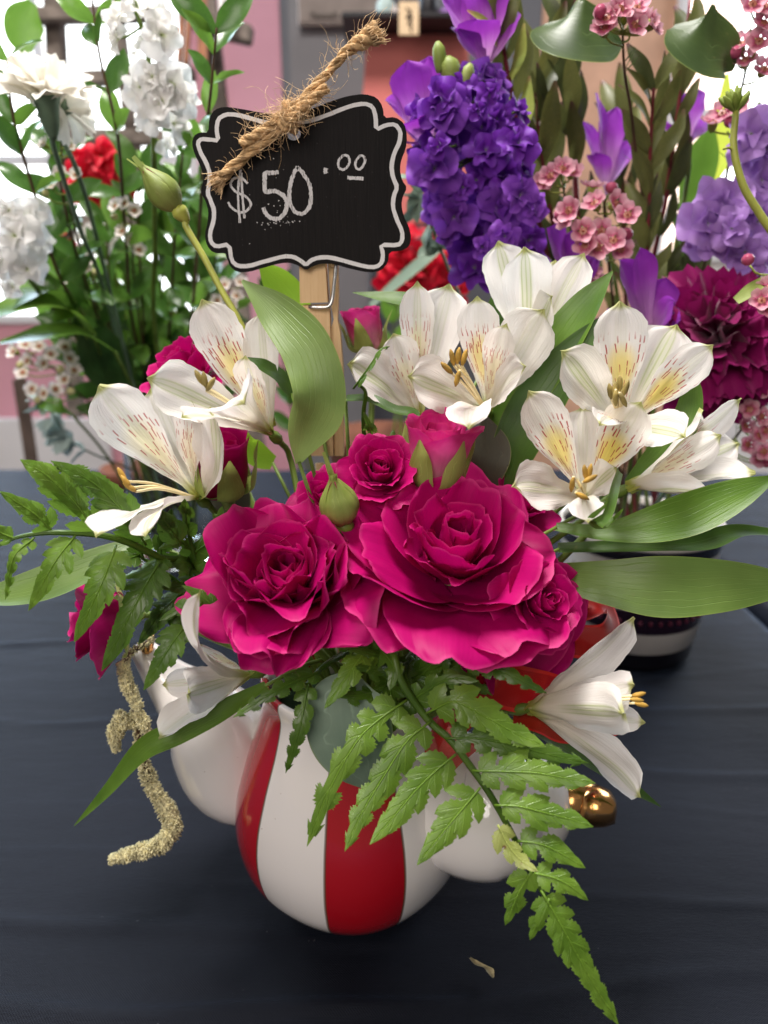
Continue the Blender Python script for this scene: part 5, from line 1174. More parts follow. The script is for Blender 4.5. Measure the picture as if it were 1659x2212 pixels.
for q, (st, lf, n, sd, lab, mt) in enumerate([
    ([(195, -40, .2), (215, 120, .2), (255, 300, .22), (272, 520, .28), (300, 760, .36)], 78, 9, 1, 'leafy myrtle branch between the cream carnation and the white stock', ('myrtle', 'myrtle', 'myrtle_lit')),
    ([(468, 60, .16), (455, 200, .17), (440, 330, .2), (428, 520, .26), (400, 800, .36)], 78, 9, 2, 'leafy myrtle branch rising left of the price sign', ('myrtle', 'myrtle', 'myrtle_lit')),
    ([(15, 130, .17), (30, 260, .18), (75, 420, .2), (130, 600, .26), (220, 760, .34)], 76, 9, 3, 'leafy myrtle branch at the left edge', ('myrtle', 'myrtle_lit')),
    ([(120, 300, .22), (135, 420, .22), (175, 580, .26), (250, 780, .36)], 66, 9, 4, 'leafy myrtle branch below the cream carnation', ('myrtle', 'myrtle')),
    ([(395, 330, .24), (380, 480, .26), (370, 640, .32), (360, 800, .4)], 66, 9, 5, 'dark leafy myrtle branch behind the tall rose bud', ('myrtle', 'myrtle')),
    ([(300, 360, .28), (300, 520, .3), (310, 700, .35), (320, 860, .4)], 70, 9, 6, 'dark leafy branch in the middle of the left bouquet', ('myrtle', 'leaf_dark')),
    ([(230, 480, .3), (240, 640, .33), (270, 800, .38)], 74, 8, 7, 'dark leafy branch below the red flowers', ('myrtle', 'leaf_dark')),
    ([(480, 480, .3), (450, 640, .33), (410, 820, .4)], 70, 8, 8, 'dark leafy branch behind the upper left white alstroemeria', ('myrtle', 'leaf_dark')),
    ([(130, 640, .3), (180, 760, .33), (250, 880, .38)], 66, 7, 9, 'dark leafy branch low on the left above the silver leaves', ('myrtle', 'leaf_dark'))]):
    branch('myrtle_branch', lab, 'foliage', st, mt, lf, n, sd, foot=FLX(q + 8))
M['broad_dark'] = m_leaf('broad_dark_leaf', (0.022, 0.060, 0.012), (0.045, 0.105, 0.018), 5, 0.4, 0.15, 0.3)
def bleaf(label, lst, hw, nref, mat, foot=None, name='broad_leaf', **kw):
    P = pts_px(lst); root = empty(name, P[0], label, 'leaf')
    leaf_part('blade', P, [pxsize(h, lst[min(i, len(lst) - 1)][2]) for i, h in enumerate(hw)], nref, M[mat], root, n=24, **kw)
    if foot is not None: tube('stalk', [P[0] + (P[1] - P[0]) * .02, (P[0] * .6 + foot * .4) + np.array([0, 0, .01]), foot], .0012, M['stem'], root, n=12, k=6)
    return root
bleaf('broad dark green leaf standing in the middle of the left bouquet', [(265, 850, .33), (240, 800, .32), (215, 740, .31), (210, 690, .31)], [20, 50, 46, 6], (.1, -.9, .3), 'broad_dark', FLX(20), seed=1)
bleaf('broad dark leaf just behind the tips of the leftmost white alstroemeria', [(330, 960, .34), (280, 920, .33), (230, 890, .33), (165, 880, .33)], [20, 40, 34, 4], (.1, -.7, .5), 'leaf_dark', FLX(21), seed=2)
bleaf('long green leaf reaching left out of frame at mid height', [(200, 720, .3), (140, 660, .27), (70, 650, .25), (0, 670, .24), (-60, 690, .24)], [14, 34, 34, 26, 8], (.1, -.5, .85), 'leaf', FLX(22), seed=3)
bleaf('upper long leaf at the left edge pointing left', [(170, 690, .3), (110, 630, .27), (50, 640, .25), (-30, 700, .24)], [14, 28, 30, 8], (-.2, -.6, .75), 'leaf_dark', FLX(23), seed=4)
bleaf('lower long leaf of the left bouquet in half shade', [(250, 760, .3), (170, 715, .27), (90, 720, .25), (0, 740, .25)], [14, 28, 28, 8], (0, -.5, .85), 'myrtle_lit', FLX(24), seed=5)
bleaf('round backlit leaf in the window at the top left corner', [(55, 115, .3), (50, 80, .3), (55, 40, .3), (70, 5, .3)], [10, 30, 32, 8], (.2, -.9, .1), 'myrtle_lit', None, seed=6)
bleaf('bright leaf behind the waxflowers at lower left', [(160, 900, .32), (130, 880, .31), (95, 872, .31), (70, 880, .31)], [8, 22, 18, 2], (0, -.5, .85), 'myrtle_lit', FLX(25), seed=8)
for q, (lab, st, bl, bu) in enumerate([
    ('white waxflower sprig in front of the red flowers', [(130, 290, .2), (140, 380, .21), (170, 520, .25), (240, 700, .33)], [(95, 312, .2), (150, 315, .19), (168, 300, .2), (130, 375, .2), (165, 378, .2), (110, 400, .21)], [(100, 420, .21)]),
    ('white waxflower sprig low behind the tall rose bud', [(280, 420, .26), (285, 520, .28), (300, 680, .34)], [(270, 440, .25), (290, 455, .25), (250, 445, .26), (285, 520, .27), (265, 500, .27), (300, 540, .28)], [(250, 470, .26)]),
    ('white waxflower sprig in the centre of the left bouquet', [(175, 570, .28), (200, 640, .3), (260, 780, .36)], [(160, 575, .28), (185, 580, .28), (190, 560, .28), (150, 600, .28)], [(205, 590, .28)]),
    ('white waxflower sprig beside the broad twisted leaf', [(500, 600, .3), (480, 700, .32), (430, 830, .38)], [(485, 615, .3), (510, 640, .3), (500, 660, .3), (470, 650, .3), (520, 610, .3)], [(460, 680, .3)]),
    ('pink white waxflower spray at the lower left over the table edge', [(60, 760, .28), (120, 800, .3), (170, 850, .33), (260, 930, .4)], [(30, 760, .27), (55, 745, .27), (85, 748, .28), (60, 780, .27), (95, 785, .28), (140, 750, .29), (150, 775, .29), (70, 840, .28), (95, 850, .28), (140, 820, .29), (50, 805, .28), (160, 800, .3), (120, 840, .29), (110, 765, .28)], [(45, 790, .27), (130, 800, .28), (85, 865, .28), (155, 845, .29)])]):
    waxspray(lab, st, bl, 'wax_w', q + 3, FLX(q + 26), buds=bu, size=15 if q < 4 else 17)
sb = empty('silver_foliage', at(200, 985, .34), 'silvery blue green eucalyptus sprig at the lower left above the cloth', 'foliage')
C = catmull(pts_px([(100, 870, .32), (130, 920, .33), (180, 970, .34), (300, 1020, .4)]), 30); tube('stem', C, .0010, M['stem_grey'], sb, n=20, k=5); rr = random.Random(8)
for q in range(26):
    j = rr.randrange(22); d = nrm(np.array([rr.uniform(-1, .4), rr.uniform(-.8, .3), rr.uniform(-.5, .6)])); place('leaf', rr.choice(LEAFM['silver']), sb, C[j], look(d, roll=rr.uniform(-1, 1)), pxsize(52, C[j][1]) * rr.uniform(.7, 1.1))

# ------------------------------------------------------------------ right bouquet
pur = []
rr = random.Random(14)
for q in range(62):
    t = (q + .5) / 62; y = 165 + 420 * t; cx = np.interp(t, [0, .25, .6, 1], [1045, 1005, 1035, 1085]); hw = np.interp(t, [0, .15, .5, .8, 1], [60, 115, 125, 110, 60])
    pur.append((cx + (2 * ((q * .618034) % 1) - 1) * hw + rr.uniform(-12, 12), y + rr.uniform(-18, 18), .125 + rr.uniform(-.025, .025), rr.uniform(27, 54)))
stock('dense deep purple stock spike right of the price sign', [(985, 130, .14), (1000, 260, .145), (1040, 430, .15), (1090, 600, .17), (1200, 850, .22)], pur, 'purple', 48, 3, FRX(1))
bud_s = empty('stock_bud', at(985, 190, .13), 'pale green closed buds topping the purple stock', 'flower bud')
for q, (x, y, dx, r_) in enumerate([(975, 160, -8, 20), (950, 128, -4, 13), (1005, 175, 8, 14)]):
    p = at(x, y, .125); tube('bud', [p - np.array([0, 0, .006]), p, p + np.array([dx * .0002, 0, .005]), p + np.array([dx * .0003, 0, .008])], [pxsize(r_ * .5, .12), pxsize(r_, .12), pxsize(r_ * .9, .12), pxsize(r_ * .3, .12)], M['sepal'], bud_s, n=8, k=8)
NB = [
    ([(350, 420, .42), (350, 600, .44), (340, 860, .47)], 'shaded green branch far back in the left bouquet'),
    ([(420, 430, .42), (420, 620, .44), (400, 860, .47)], 'shaded green branch far back nearest the price sign'),
    ([(270, 560, .42), (280, 700, .44), (290, 880, .47)], 'shaded green branch far back under the red flowers'),
    ([(470, 620, .42), (460, 740, .44), (430, 880, .47)], 'shaded green branch low behind the upper left alstroemeria'),
    ([(190, 650, .42), (220, 760, .44), (260, 900, .47)], 'shaded green branch low at the left of the glass vase'),
    ([(90, 520, .3), (120, 620, .33), (190, 780, .4)], 'green branch below the white flower cluster at the left'),
    ([(330, 700, .38), (335, 800, .4), (340, 930, .44)], 'shaded green branch just above the glass vase')]
for q, (st, lab) in enumerate(NB): branch('leafy_branch', lab, 'foliage', st, ('myrtle', 'leaf_dark', 'myrtle_lit'), 82, 11, 80 + q, foot=FLX(40 + q), smat='stem', spread=(25, 60))
def violet(label, base, tips, seed, hw, foot):
    B = at(*base); T_ = [at(*t[:3]) for t in tips]; A = nrm(np.mean([nrm(q - B) for q in T_], axis=0)); rr = random.Random(seed)
    root = empty('alstroemeria_flower', B, label, 'flower', 'purple alstroemerias in the rear bouquet')
    for q, t in zip(T_, tips):
        V, F, uv = tepal_geo(B, q, A, pxsize(t[3] if len(t) > 3 else hw, t[2]), OUT, .1, .3, .1, .05, rr, nu=9, nv=16); obj('petal', V, F, M['violet'], root, uv)
    tube('stem', [B, B - A * .02, B * .5 + foot * .5, foot], .0015, M['stem'], root, n=20, k=6)
violet('purple alstroemeria peeking over the right shoulder of the sign', (925, 330, .15), [(835, 215, .13), (880, 130, .14), (925, 120, .15), (960, 170, .15), (850, 300, .13), (905, 250, .11, 42)], 1, 40, FRX(2))
violet('purple alstroemeria at the top centre right above the stock', (1050, 160, .16), [(955, -10, .15), (1000, -40, .16), (1060, -30, .16), (1110, 20, .16), (985, 60, .14), (1030, 40, .13, 40)], 2, 40, FRX(3))
violet('purple alstroemeria above the upper right white alstroemeria', (1400, 740, .12), [(1340, 560, .1), (1385, 535, .1, 28), (1440, 600, .11), (1310, 690, .09), (1455, 650, .1), (1470, 690, .1, 40)], 3, 34, FRX(4))
violet('purple alstroemeria deep between the red stems', (1310, 420, .22), [(1290, 200, .21), (1330, 230, .22), (1260, 260, .22), (1365, 300, .22), (1285, 330, .2)], 4, 26, FRX(5))
violet('purple alstroemeria beside the lilac stock at the right', (1480, 330, .22), [(1440, 180, .21), (1500, 190, .22), (1530, 250, .22), (1420, 260, .22)], 5, 34, FRX(6))
violet('pale purple petals between the purple stock and the pink waxflowers', (1240, 640, .16), [(1190, 490, .13, 40), (1240, 500, .14), (1290, 560, .14), (1170, 560, .13)], 6, 36, FRX(7))
stock('lilac stock spike at the right edge', [(1640, 220, .16), (1620, 400, .17), (1590, 560, .19), (1500, 820, .22)], [(1625, 285, .14, 46), (1660, 320, .15, 46), (1600, 330, .16, 40), (1650, 385, .15, 44), (1560, 440, .13, 50), (1610, 440, .14, 48), (1530, 480, .13, 46), (1580, 490, .12, 50), (1640, 480, .14, 50), (1550, 530, .13, 46), (1610, 545, .13, 46), (1650, 550, .13, 46), (1510, 520, .15, 36)], 'lilac', 48, 5, FRX(8))
carnation('large plum magenta carnation at the right edge', 1555, 700, .105, 165, (-.25, -.75, .5), 60, 'plum', 7, [(1560, 860, .15)], FRX(9), el=(0, 100))
RD = [
    ('leathery branch with yellowish upper leaves at the top centre right', [(1075, -30, .16), (1085, 80, .16), (1105, 200, .17), (1150, 420, .2), (1250, 800, .25)], ('leuca_yellow', 'leuca', 'leuca'), 95, 9, 'stem_red', 0.0, .62),
    ('dark leathery branch on a thick red stem in the middle of the rear bouquet', [(1215, 60, .2), (1228, 190, .2), (1240, 330, .21), (1255, 560, .23), (1300, 850, .25)], ('leuca_dark', 'leuca_dark', 'leuca'), 105, 10, 'stem_red', 0.0, .85),
    ('leathery branch with olive leaves left of the lilac stock', [(1412, 190, .16), (1405, 320, .17), (1400, 470, .18), (1390, 640, .2), (1370, 880, .25)], ('leuca', 'leuca_dark', 'leuca'), 105, 10, 'stem_red', 0.0, .8),
    ('dark red stemmed branch running down the right side', [(1490, 0, .2), (1470, 200, .2), (1440, 420, .21), (1400, 700, .24)], ('leuca_dark', 'leuca'), 95, 8, 'stem_red', .25, 1),
    ('leathery branch between the purple stock and the red stem', [(1160, 180, .2), (1165, 300, .2), (1190, 460, .22), (1240, 700, .25)], ('leuca', 'leuca_dark'), 110, 9, 'stem_red', 0, .9),
    ('dark leathery branch behind the pink waxflower cluster', [(1340, 300, .24), (1345, 420, .24), (1350, 600, .25), (1360, 800, .26)], ('leuca_dark', 'leuca'), 100, 9, 'stem_red', 0, 1),
    ('dark leathery branch behind the plum carnation', [(1500, 520, .24), (1480, 640, .24), (1450, 800, .26)], ('leuca_dark', 'leaf_dark'), 90, 8, 'stem_red', 0, 1),
    ('dark filler branch above the right white alstroemerias', [(1180, 560, .24), (1220, 680, .25), (1280, 860, .26)], ('leuca_dark', 'leaf_dark'), 90, 8, 'stem', 0, 1)]
for q, (lab, st, mt, lf, n, sm, a, b) in enumerate(RD):
    branch('leathery_branch', lab, 'foliage', st, mt, lf, n, 20 + q, spread=(14, 36), r=.0020 if q == 1 else .0015, smat=sm, foot=FRX(10 + q), t0=a, t1=b)
bleaf('large round dark leaf at the top of the rear bouquet', [(1170, 55, .15), (1200, 62, .14), (1255, 70, .135), (1310, 82, .14), (1345, 95, .145)], [8, 58, 66, 52, 4], (.05, -.85, .45), 'salal', None, name='round_leaf', seed=11, nu=11)
bleaf('large round dark leaf at the top right', [(1450, 60, .14), (1490, 75, .13), (1530, 95, .13), (1570, 115, .135), (1585, 150, .14)], [10, 58, 70, 52, 4], (.0, -.9, .4), 'salal', None, name='round_leaf', seed=12, nu=11)
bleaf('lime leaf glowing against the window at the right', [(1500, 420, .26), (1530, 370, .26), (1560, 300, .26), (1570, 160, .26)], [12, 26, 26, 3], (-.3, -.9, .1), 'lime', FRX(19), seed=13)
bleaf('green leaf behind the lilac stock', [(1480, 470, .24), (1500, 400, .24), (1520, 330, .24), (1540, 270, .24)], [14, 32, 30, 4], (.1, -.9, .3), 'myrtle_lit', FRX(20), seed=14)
sg = empty('grey_foliage', at(930, 560, .2), 'grey green eucalyptus sprig between the sign and the purple stock', 'foliage')
C = catmull(pts_px([(900, 380, .2), (920, 450, .2), (960, 560, .22), (1060, 800, .26)]), 40); tube('stem', C, .0012, M['stem_grey'], sg, n=20, k=5)
for q in range(16):
    j = rr.randrange(26); d = nrm(np.array([rr.uniform(-1, 1), rr.uniform(-.5, .3), rr.uniform(-1, .4)])); place('leaf', rr.choice(LEAFM['eucalyptus']), sg, C[j], look(d, roll=rr.uniform(-1, 1)), pxsize(66, C[j][1]) * rr.uniform(.7, 1.1))
WX = [
    ('pink waxflower cluster at the top above the round leaves', [(1345, 70, .12), (1350, 160, .13), (1370, 300, .16), (1390, 600, .22)], [(1340, 20, .11), (1375, 18, .115), (1310, 40, .11), (1305, 62, .11), (1395, 45, .12), (1370, 55, .11), (1350, 30, .12), (1330, 35, .125), (1408, 52, .12)], [(1300, 30, .11)], 25),
    ('pink waxflower cluster in the middle of the rear bouquet', [(1305, 430, .12), (1310, 520, .14), (1330, 700, .2)], [(1230, 455, .11), (1260, 500, .11), (1285, 440, .12), (1330, 440, .12), (1355, 465, .11), (1325, 520, .11), (1300, 500, .12), (1265, 530, .11), (1290, 535, .11), (1340, 540, .12), (1225, 470, .12), (1280, 405, .13)], [(1320, 415, .13), (1210, 470, .12), (1350, 510, .12)], 26),
    ('small pink waxflower sprig beside the purple stock', [(1215, 390, .14), (1230, 480, .15), (1280, 700, .22)], [(1190, 380, .13), (1215, 365, .13), (1235, 372, .135), (1175, 395, .135)], [], 23),
    ('pink waxflower spray at the top right corner', [(1640, 40, .14), (1600, 200, .15), (1560, 420, .18), (1470, 760, .24)], [(1625, 10, .13), (1650, 15, .13), (1600, 95, .14), (1640, 90, .13), (1560, 245, .15), (1590, 230, .15), (1540, 265, .16), (1610, 130, .14), (1650, 150, .14), (1650, 50, .13)], [(1590, 120, .14), (1575, 270, .15)], 24),
    ('pink waxflower at the right edge in front of the plum carnation', [(1690, 640, .06), (1670, 600, .065), (1730, 760, .08)], [(1645, 650, .05), (1660, 625, .055), (1665, 665, .05)], [(1617, 565, .06)], 26),
    ('pink waxflower spray below the plum carnation at the right edge', [(1640, 860, .12), (1600, 930, .14), (1540, 1000, .18)], [(1650, 840, .1), (1620, 885, .1), (1645, 900, .1), (1610, 920, .11), (1640, 940, .1), (1615, 960, .11), (1650, 975, .1), (1625, 860, .11), (1655, 930, .1), (1600, 895, .12), (1640, 990, .11)], [(1655, 1000, .11)], 22),
    ('pink waxflower sprig behind the highest white alstroemeria', [(1250, 560, .16), (1270, 640, .18), (1300, 780, .22)], [(1240, 560, .15), (1262, 570, .15), (1280, 590, .15), (1290, 610, .16), (1300, 700, .15), (1280, 720, .15)], [], 20)]
for q, (lab, st, bl, bu, sz) in enumerate(WX):
    waxspray(lab, st, bl, 'wax', 40 + q, None if q == 4 else FRX(22 + q), buds=bu, size=sz)
gs = empty('budding_stem', at(1680, 620, .06), 'pale green curved stem with a crown of tiny buds at the right edge', 'flower stem')
tube('stem', pts_px([(1590, 240, .075), (1585, 320, .072), (1605, 400, .07), (1640, 460, .068), (1690, 540, .066), (1760, 700, .07)]), [.0016, .0019, .0021], M['stem_yellow'], gs, n=24, k=8)
for q in range(13):
    a = q * 2.4; rad = .0055 * math.sqrt(q / 13); b = at(1590, 245, .075); p = at(1590, 215, .075) + np.array([rad * math.cos(a), rad * math.sin(a), .002 - rad * .7])
    tube('bud', [b, b * .5 + p * .5, p, p + nrm(p - b) * .004], [.0005, .0008, .0016, .0006], M['sepal'], gs, n=8, k=6)
tube('side_shoot', pts_px([(1590, 340, .072), (1578, 320, .071), (1562, 322, .07)]), [.0008, .0005], M['stem_yellow'], gs, n=8, k=5)
leaf_part('leaf', pts_px([(1660, 600, .06), (1625, 625, .055), (1590, 650, .055)]), [pxsize(8, .06), pxsize(14, .06), pxsize(9, .06)], (.2, -.6, .7), M['sepal'], gs, n=12)
# stems that fill the dark middle of the glass vase
for q in range(7):
    s = empty('cut_stem', FLX(q * 1.3), 'bare green cut stem in the glass vase', 'flower stem', 'bare stems in the glass vase')
    tube('stem', [FLX(q * 1.3), MOUTHL + (FLX(q * 1.3) - FLX(q * 1.3 + 1.3)) * .6, MOUTHL + np.array([(q - 3) * .02, .02 * math.sin(q), .12])], .0022, M['stem'], s, n=14, k=6)

# ------------------------------------------------------------------ the shop behind
def slab(name, x0, x1, y, z0, z1, mat, label=None, cat=None, th=.03, kind=None, parent=None):
    o = bevel_box(name, ((x0 + x1) / 2, y + th / 2, (z0 + z1) / 2), x1 - x0, th, z1 - z0, mat, parent, bev=min(.004, th * .3, (x1 - x0) * .2, (z1 - z0) * .2)); return tag(o, label, cat, None, kind)
def pxbox(x0, x1, y0, y1, Y):
    a = at(x0, y0, Y); b = at(x1, y1, Y); return a[0], b[0], b[2], a[2]
M['pink_wall'] = m_plain('pink_paint', (0.74, 0.36, 0.42), .7, .2, .05, 6)
M['white_paint'] = m_plain('white_paint', (0.78, 0.74, 0.73), .6, .3, .05, 8)
M['grey_paint'] = m_plain('grey_paint', (0.17, 0.165, 0.175), .6, .3, .08, 6)
M['coral'] = m_plain('coral_paint', (0.62, 0.17, 0.15), .6, .3, .08, 6)
M['peach'] = m_plain('peach_board', (0.72, 0.42, 0.28), .65, .3, .12, 12)
M['grey_wood'] = m_plain('weathered_wood', (0.17, 0.14, 0.12), .8, .2, .35, 40, .3)
M['brown_wood'] = m_plain('brown_post', (0.10, 0.068, 0.05), .7, .2, .25, 30, .2)
M['plaque'] = m_plain('taupe_plaque', (0.26, 0.22, 0.20), .7, .2, .12, 25)
M['plaque_ink'] = m_plain('plaque_letter', (0.14, 0.12, 0.105), .8, .1, .1)
M['black'] = m_plain('black_shelf', (0.012, 0.010, 0.013), .5, .3, .2)
M['tan_card'] = m_plain('tan_card', (0.68, 0.50, 0.32), .8, .1, .08)
M['ink'] = m_plain('ink', (0.03, 0.025, 0.025), .8, .1, .1)
M['white_card'] = m_plain('white_card', (0.80, 0.78, 0.76), .8, .1, .04)
M['terracotta'] = m_plain('terracotta', (0.16, 0.06, 0.035), .7, .2, .2, 40, .2)
def m_glow(name, col, s):
    k = NT(name); e = k.n('ShaderNodeEmission', {0: (*col, 1), 1: s}); k.t.links.new(e.outputs[0], k.out.inputs[0]); return k.m
M['daylight'] = m_glow('window_daylight', (.94, .98, 1.0), 3.6)
WY = 1.9
def sheet(name, V, mat):
    o = obj(name, V, [(0, 1, 2, 3)], mat, smooth=False); o['kind'] = 'structure'; return o
FL = -.75
sheet('floor', [(-4, -3, FL), (4, -3, FL), (4, 4, FL), (-4, 4, FL)], m_plain('grey_floor', (.22, .20, .19), .6, .3, .15, 4))
x0, x1, z0, z1 = pxbox(-900, 2600, -700, 1500, WY)
def wall(name, a, b, mat, Y=WY, zt=2.3):
    xa = at(a, 600, Y)[0]; xb = at(b, 600, Y)[0]
    o = bevel_box(name, ((xa + xb) / 2, Y + .05, (zt + FL) / 2), xb - xa, .1, zt - FL, mat, None, .002); o['kind'] = 'structure'; return o
wall('wall_pink', 444, 625, M['pink_wall']); wall('wall_peach', 1140, 1530, M['peach'])
wall('wall_back', 625.5, 1139.5, M['grey_paint']); wall('wall_low', -900, 443.5, M['pink_wall'], zt=at(0, 694, WY)[2]); wall('wall_right', 1530.5, 2700, M['white_paint'], zt=at(0, 560, WY)[2])
# skirting panel, white lower wall on the left
x0, x1, z0, z1 = pxbox(-500, 300, 905, 1500, WY - .03); slab('wall_panel', x0, x1, WY - .03, FL, z1, M['white_paint'], th=.02, kind='structure')
def window(label, px0, px1, py0, py1, Y, nx, nz):
    x0, x1, z0, z1 = pxbox(px0, px1, py0, py1, Y); root = empty('shop_window', ((x0 + x1) / 2, Y, z0), label, 'window')
    pw = (x1 - x0) / nx; pz = (z1 - z0) / nz
    for i in range(nx):
        for j in range(nz): slab('pane', x0 + i * pw + .012, x0 + (i + 1) * pw - .012, Y + .02, z0 + j * pz + .012, z0 + (j + 1) * pz - .012, M['daylight'], th=.006, parent=root)
    for i in range(nx + 1): slab('mullion', x0 + i * pw - .013, x0 + i * pw + .013, Y, z0, z1, M['white_paint'], th=.05, parent=root)
    for j in range(nz + 1): slab('rail', x0, x1, Y + .004, z0 + j * pz - .013, z0 + j * pz + .013, M['white_paint'], th=.04, parent=root)
window('bright window behind the left bouquet', -700, 440, -500, 690, WY - .02, 3, 3)
window('bright window behind the right edge of the rear bouquet', 1535, 2500, -500, 556, WY - .02, 3, 3)
x0, x1, z0, z1 = pxbox(600, 800, -600, 1200, 1.5); slab('grey_column', x0, x1, 1.5, FL, 2.2, M['grey_paint'], 'dark grey square column behind the price sign', 'column', th=.25)
# coral cabinet with the shelf above it
A_ = [at(793, 62, 1.15), at(1010, 66, 1.15), at(1024, 480, 1.15), at(766, 480, 1.15)]
V = list(A_) + [p + np.array([0, .12, 0]) for p in A_]
tag(obj('coral_bucket', V, [(0, 1, 2, 3), (7, 6, 5, 4), (0, 4, 5, 1), (1, 5, 6, 2), (2, 6, 7, 3), (3, 7, 4, 0)], M['coral'], smooth=False), 'coral red tapered bin behind the sign', 'bin')
x0, x1, z0, z1 = pxbox(742, 1000, 50, 62, 1.12); slab('shelf', x0, x1, 1.06, z0, z1, M['black'], 'narrow black shelf above the coral bin', 'shelf', th=.2)
tg = empty('paper_tag', at(882, 78, 1.0), 'tan paper tag with dark handwriting hanging over the coral bin', 'tag')
x0, x1, z0, z1 = pxbox(862, 904, 3, 76, 1.0); slab('card', x0, x1, 1.0, z0, z1, M['tan_card'], th=.002, parent=tg)
tube('string', [at(884, 3, 1.0), at(884, -30, 1.0), at(884, -80, 1.03)], .001, M['ink'], tg, n=5, k=5)
ink = [[(878, 18), (888, 26), (880, 34)], [(876, 38), (890, 36), (884, 48)], [(880, 52), (888, 50), (889, 58)], [(886, 60), (889, 68)]]
for st in ink: tube('handwriting', pts_px([(x, y, .9985) for x, y in st]), .0014, M['ink'], tg, n=8, k=4)
pq = empty('wall_plaque', at(730, 52, 1.47), 'taupe wall plaque with worn lettering at the top centre', 'plaque')
x0, x1, z0, z1 = pxbox(640, 832, -90, 53, 1.47); slab('board', x0, x1, 1.47, z0, z1, M['plaque'], th=.02, parent=pq)
for sx0, sx1 in ((640, 646),): x0, x1, z0, z1 = pxbox(sx0, sx1, -90, 53, 1.465); slab('edge', x0, x1, 1.464, z0, z1, M['white_paint'], th=.006, parent=pq)
rr = random.Random(6); xx = 672
for q in range(9):
    h = 13 if q in (0, 4) else 8; P = [(xx, 40), (xx + 1, 40 - h), (xx + 6, 40 - h * .8), (xx + 8, 40)]; xx += 12 + (6 if q == 4 else 0)
    tube('letter', pts_px([(a, b, 1.467) for a, b in P]), .0022, M['plaque_ink'], pq, n=8, k=4)
for q, (a, b, c, d, m, l) in enumerate([(815, 850, 0, 50, 'silver', 'silver ornament standing on the black shelf at left'), (905, 945, -20, 50, 'black', 'black box standing on the black shelf'), (832, 862, 20, 50, 'wax_w', 'small pink ornament on the black shelf'), (945, 985, 25, 50, 'lilac', 'lilac ornament at the right end of the black shelf')]):
    p0 = at((a + b) / 2, d, 1.1); w = pxsize(b - a, 1.1) / 2; h = pxsize(d - c, 1.1)
    V, F, U = lathe_geo(p0, [(0, .001), (0, w * .7), (h * .2, w), (h * .6, w * .9), (h * .8, w * .5), (h, w * .35), (h, .001)], 18); tag(obj('ornament', V, F, M[m], None, U), l, 'ornament')
# weathered wooden rack on the left
rk = empty('wooden_rack', at(200, 900, 1.0), 'weathered grey wooden rack in front of the left window', 'rack')
def plank(a, b, wpx, Y, nm):
    A, B = at(*a, Y), at(*b, Y); d = B - A; L = np.linalg.norm(d); d = d / L; w = pxsize(wpx, Y)
    bevel_box(nm, (A + B) / 2, L, .03, w, M['grey_wood'], rk, .003, np.column_stack([d, [0, 1, 0], np.cross(d, [0, 1, 0])]))
for a, b, w, Y, nm in (((110, -120), (165, 900), 30, 1.05, 'post'), ((430, -160), (560, 1000), 30, 1.05, 'post'), ((235, -100), (300, 400), 22, 1.10, 'post'), ((60, 36), (330, 30), 24, 1.02, 'rung'), ((100, 175), (420, 160), 24, 1.02, 'rung'), ((110, 295), (430, 300), 26, 1.02, 'rung'), ((420, 50), (545, 78), 30, 1.0, 'rung'), ((120, 480), (470, 470), 24, 1.02, 'rung')): plank(a, b, w, Y, nm)
for q, (a, b, c, d) in enumerate([(390, 432, -30, 30), (470, 508, -30, 32)]):
    pt = empty('price_card', at((a + b) / 2, d, .95), ['white price card at the top, left of the two on the rack', 'white price card at the top, right of the two on the rack'][q], 'card')
    x0, x1, z0, z1 = pxbox(a, b, c, d, .95); slab('card', x0, x1, .95, z0, z1, M['white_card'], th=.002, parent=pt)
    for yy in (4, 12, 20): tube('print', pts_px([(a + 12, yy, .9485), (a + 20, yy - 3, .9485), (b - 10, yy, .9485)]), .0016, M['ink'], pt, n=6, k=4)
hb = empty('hanging_beads', at(425, 150, .95), 'rust brown beaded strings hanging from the rack', 'ornament'); rr = random.Random(4)
M['rust'] = m_plain('rust_bead', (0.30, 0.13, 0.07), .6, .3, .3)
for q in range(4):
    x = 395 + q * 16; tube('string', pts_px([(x, -20, .96), (x + rr.uniform(-6, 6), 60, .955), (x + rr.uniform(-12, 12), 140 + 20 * rr.random(), .95)]), .0045, M['rust'], hb, n=10, k=5)
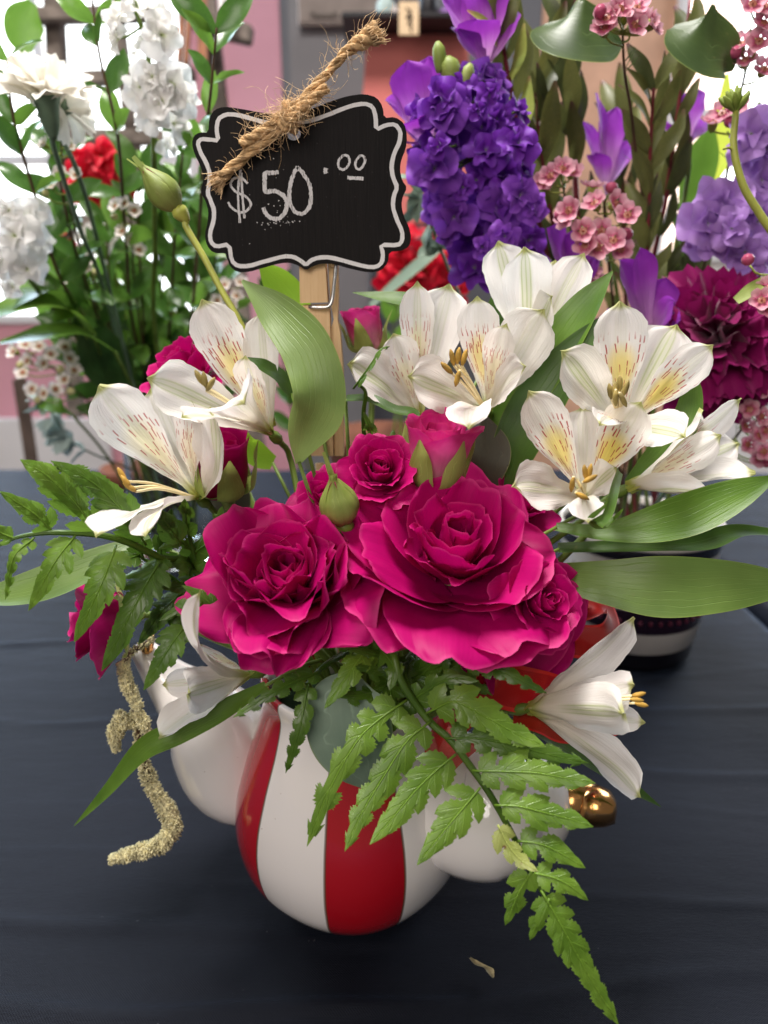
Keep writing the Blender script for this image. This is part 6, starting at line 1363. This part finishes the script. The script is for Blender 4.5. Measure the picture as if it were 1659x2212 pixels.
x0, x1, z0, z1 = pxbox(26, 74, 820, 1100, .86); slab('wooden_post', x0, x1, .86, -.4, z1, M['brown_wood'], 'brown wooden post behind the table edge at the left', 'post', th=.04)
# things further back on the table
def rback(label, st, fl, sd, foot): stock(label, st, fl, 'red', 40, sd, foot, name='red_flower')
fb = np.array([.02, .62, .02])
rback('red roses blurred behind the price sign on the right', [(900, 520, .55), (890, 640, .58), (870, 800, .6)], [(870, 520, .52, 38), (905, 550, .52, 36), (870, 580, .52, 40), (920, 590, .52, 42), (955, 555, .53, 32), (840, 600, .54, 32), (900, 610, .53, 34), (960, 600, .54, 30), (935, 520, .55, 30)], 3, fb)
rback('red flower low behind the white alstroemerias', [(1000, 600, .5), (990, 700, .55), (960, 850, .6)], [(1000, 610, .5, 22), (990, 655, .5, 20)], 5, fb + np.array([.03, 0, 0]))
V, F, U = lathe_geo(np.array([.0, .62, 0]), [(.0005, .001), (.0005, .05), (.01, .055), (.09, .075), (.10, .076), (.10, .07), (.03, .05), (.028, .001)], 40); tag(obj('terracotta_bowl', V, F, M['terracotta'], None, U), 'brown terracotta bowl behind the pink rose bud', 'bowl')
branch('filler_branch', 'leafy green sprig behind the red roses', 'foliage', [(840, 560, .6), (850, 700, .62), (860, 850, .62)], ('myrtle', 'myrtle_lit'), 60, 7, 61, foot=fb + np.array([-.02, 0, 0]), smat='stem')
branch('filler_branch', 'dark leafy sprig behind the twisted leaf', 'foliage', [(600, 620, .5), (610, 760, .52), (640, 930, .55)], ('myrtle', 'leaf_dark'), 60, 7, 62, foot=np.array([-.08, .6, .01]), smat='stem')
bleaf('long blurred blade of grass crossing the red roses', [(800, 660, .4), (870, 600, .4), (940, 540, .4), (1000, 480, .4)], [6, 12, 12, 2], (-.3, -.8, .4), 'eucalyptus', None, seed=21)
V, F, U = lathe_geo(np.array([-.36, .70, 0]), [(.0005, .001), (.0005, .03), (.03, .04), (.034, .038), (.02, .03), (.018, .001)], 32); tag(obj('terracotta_bowl', V, F, M['terracotta'], None, U), 'small brown planter at the left beyond the fern', 'planter')
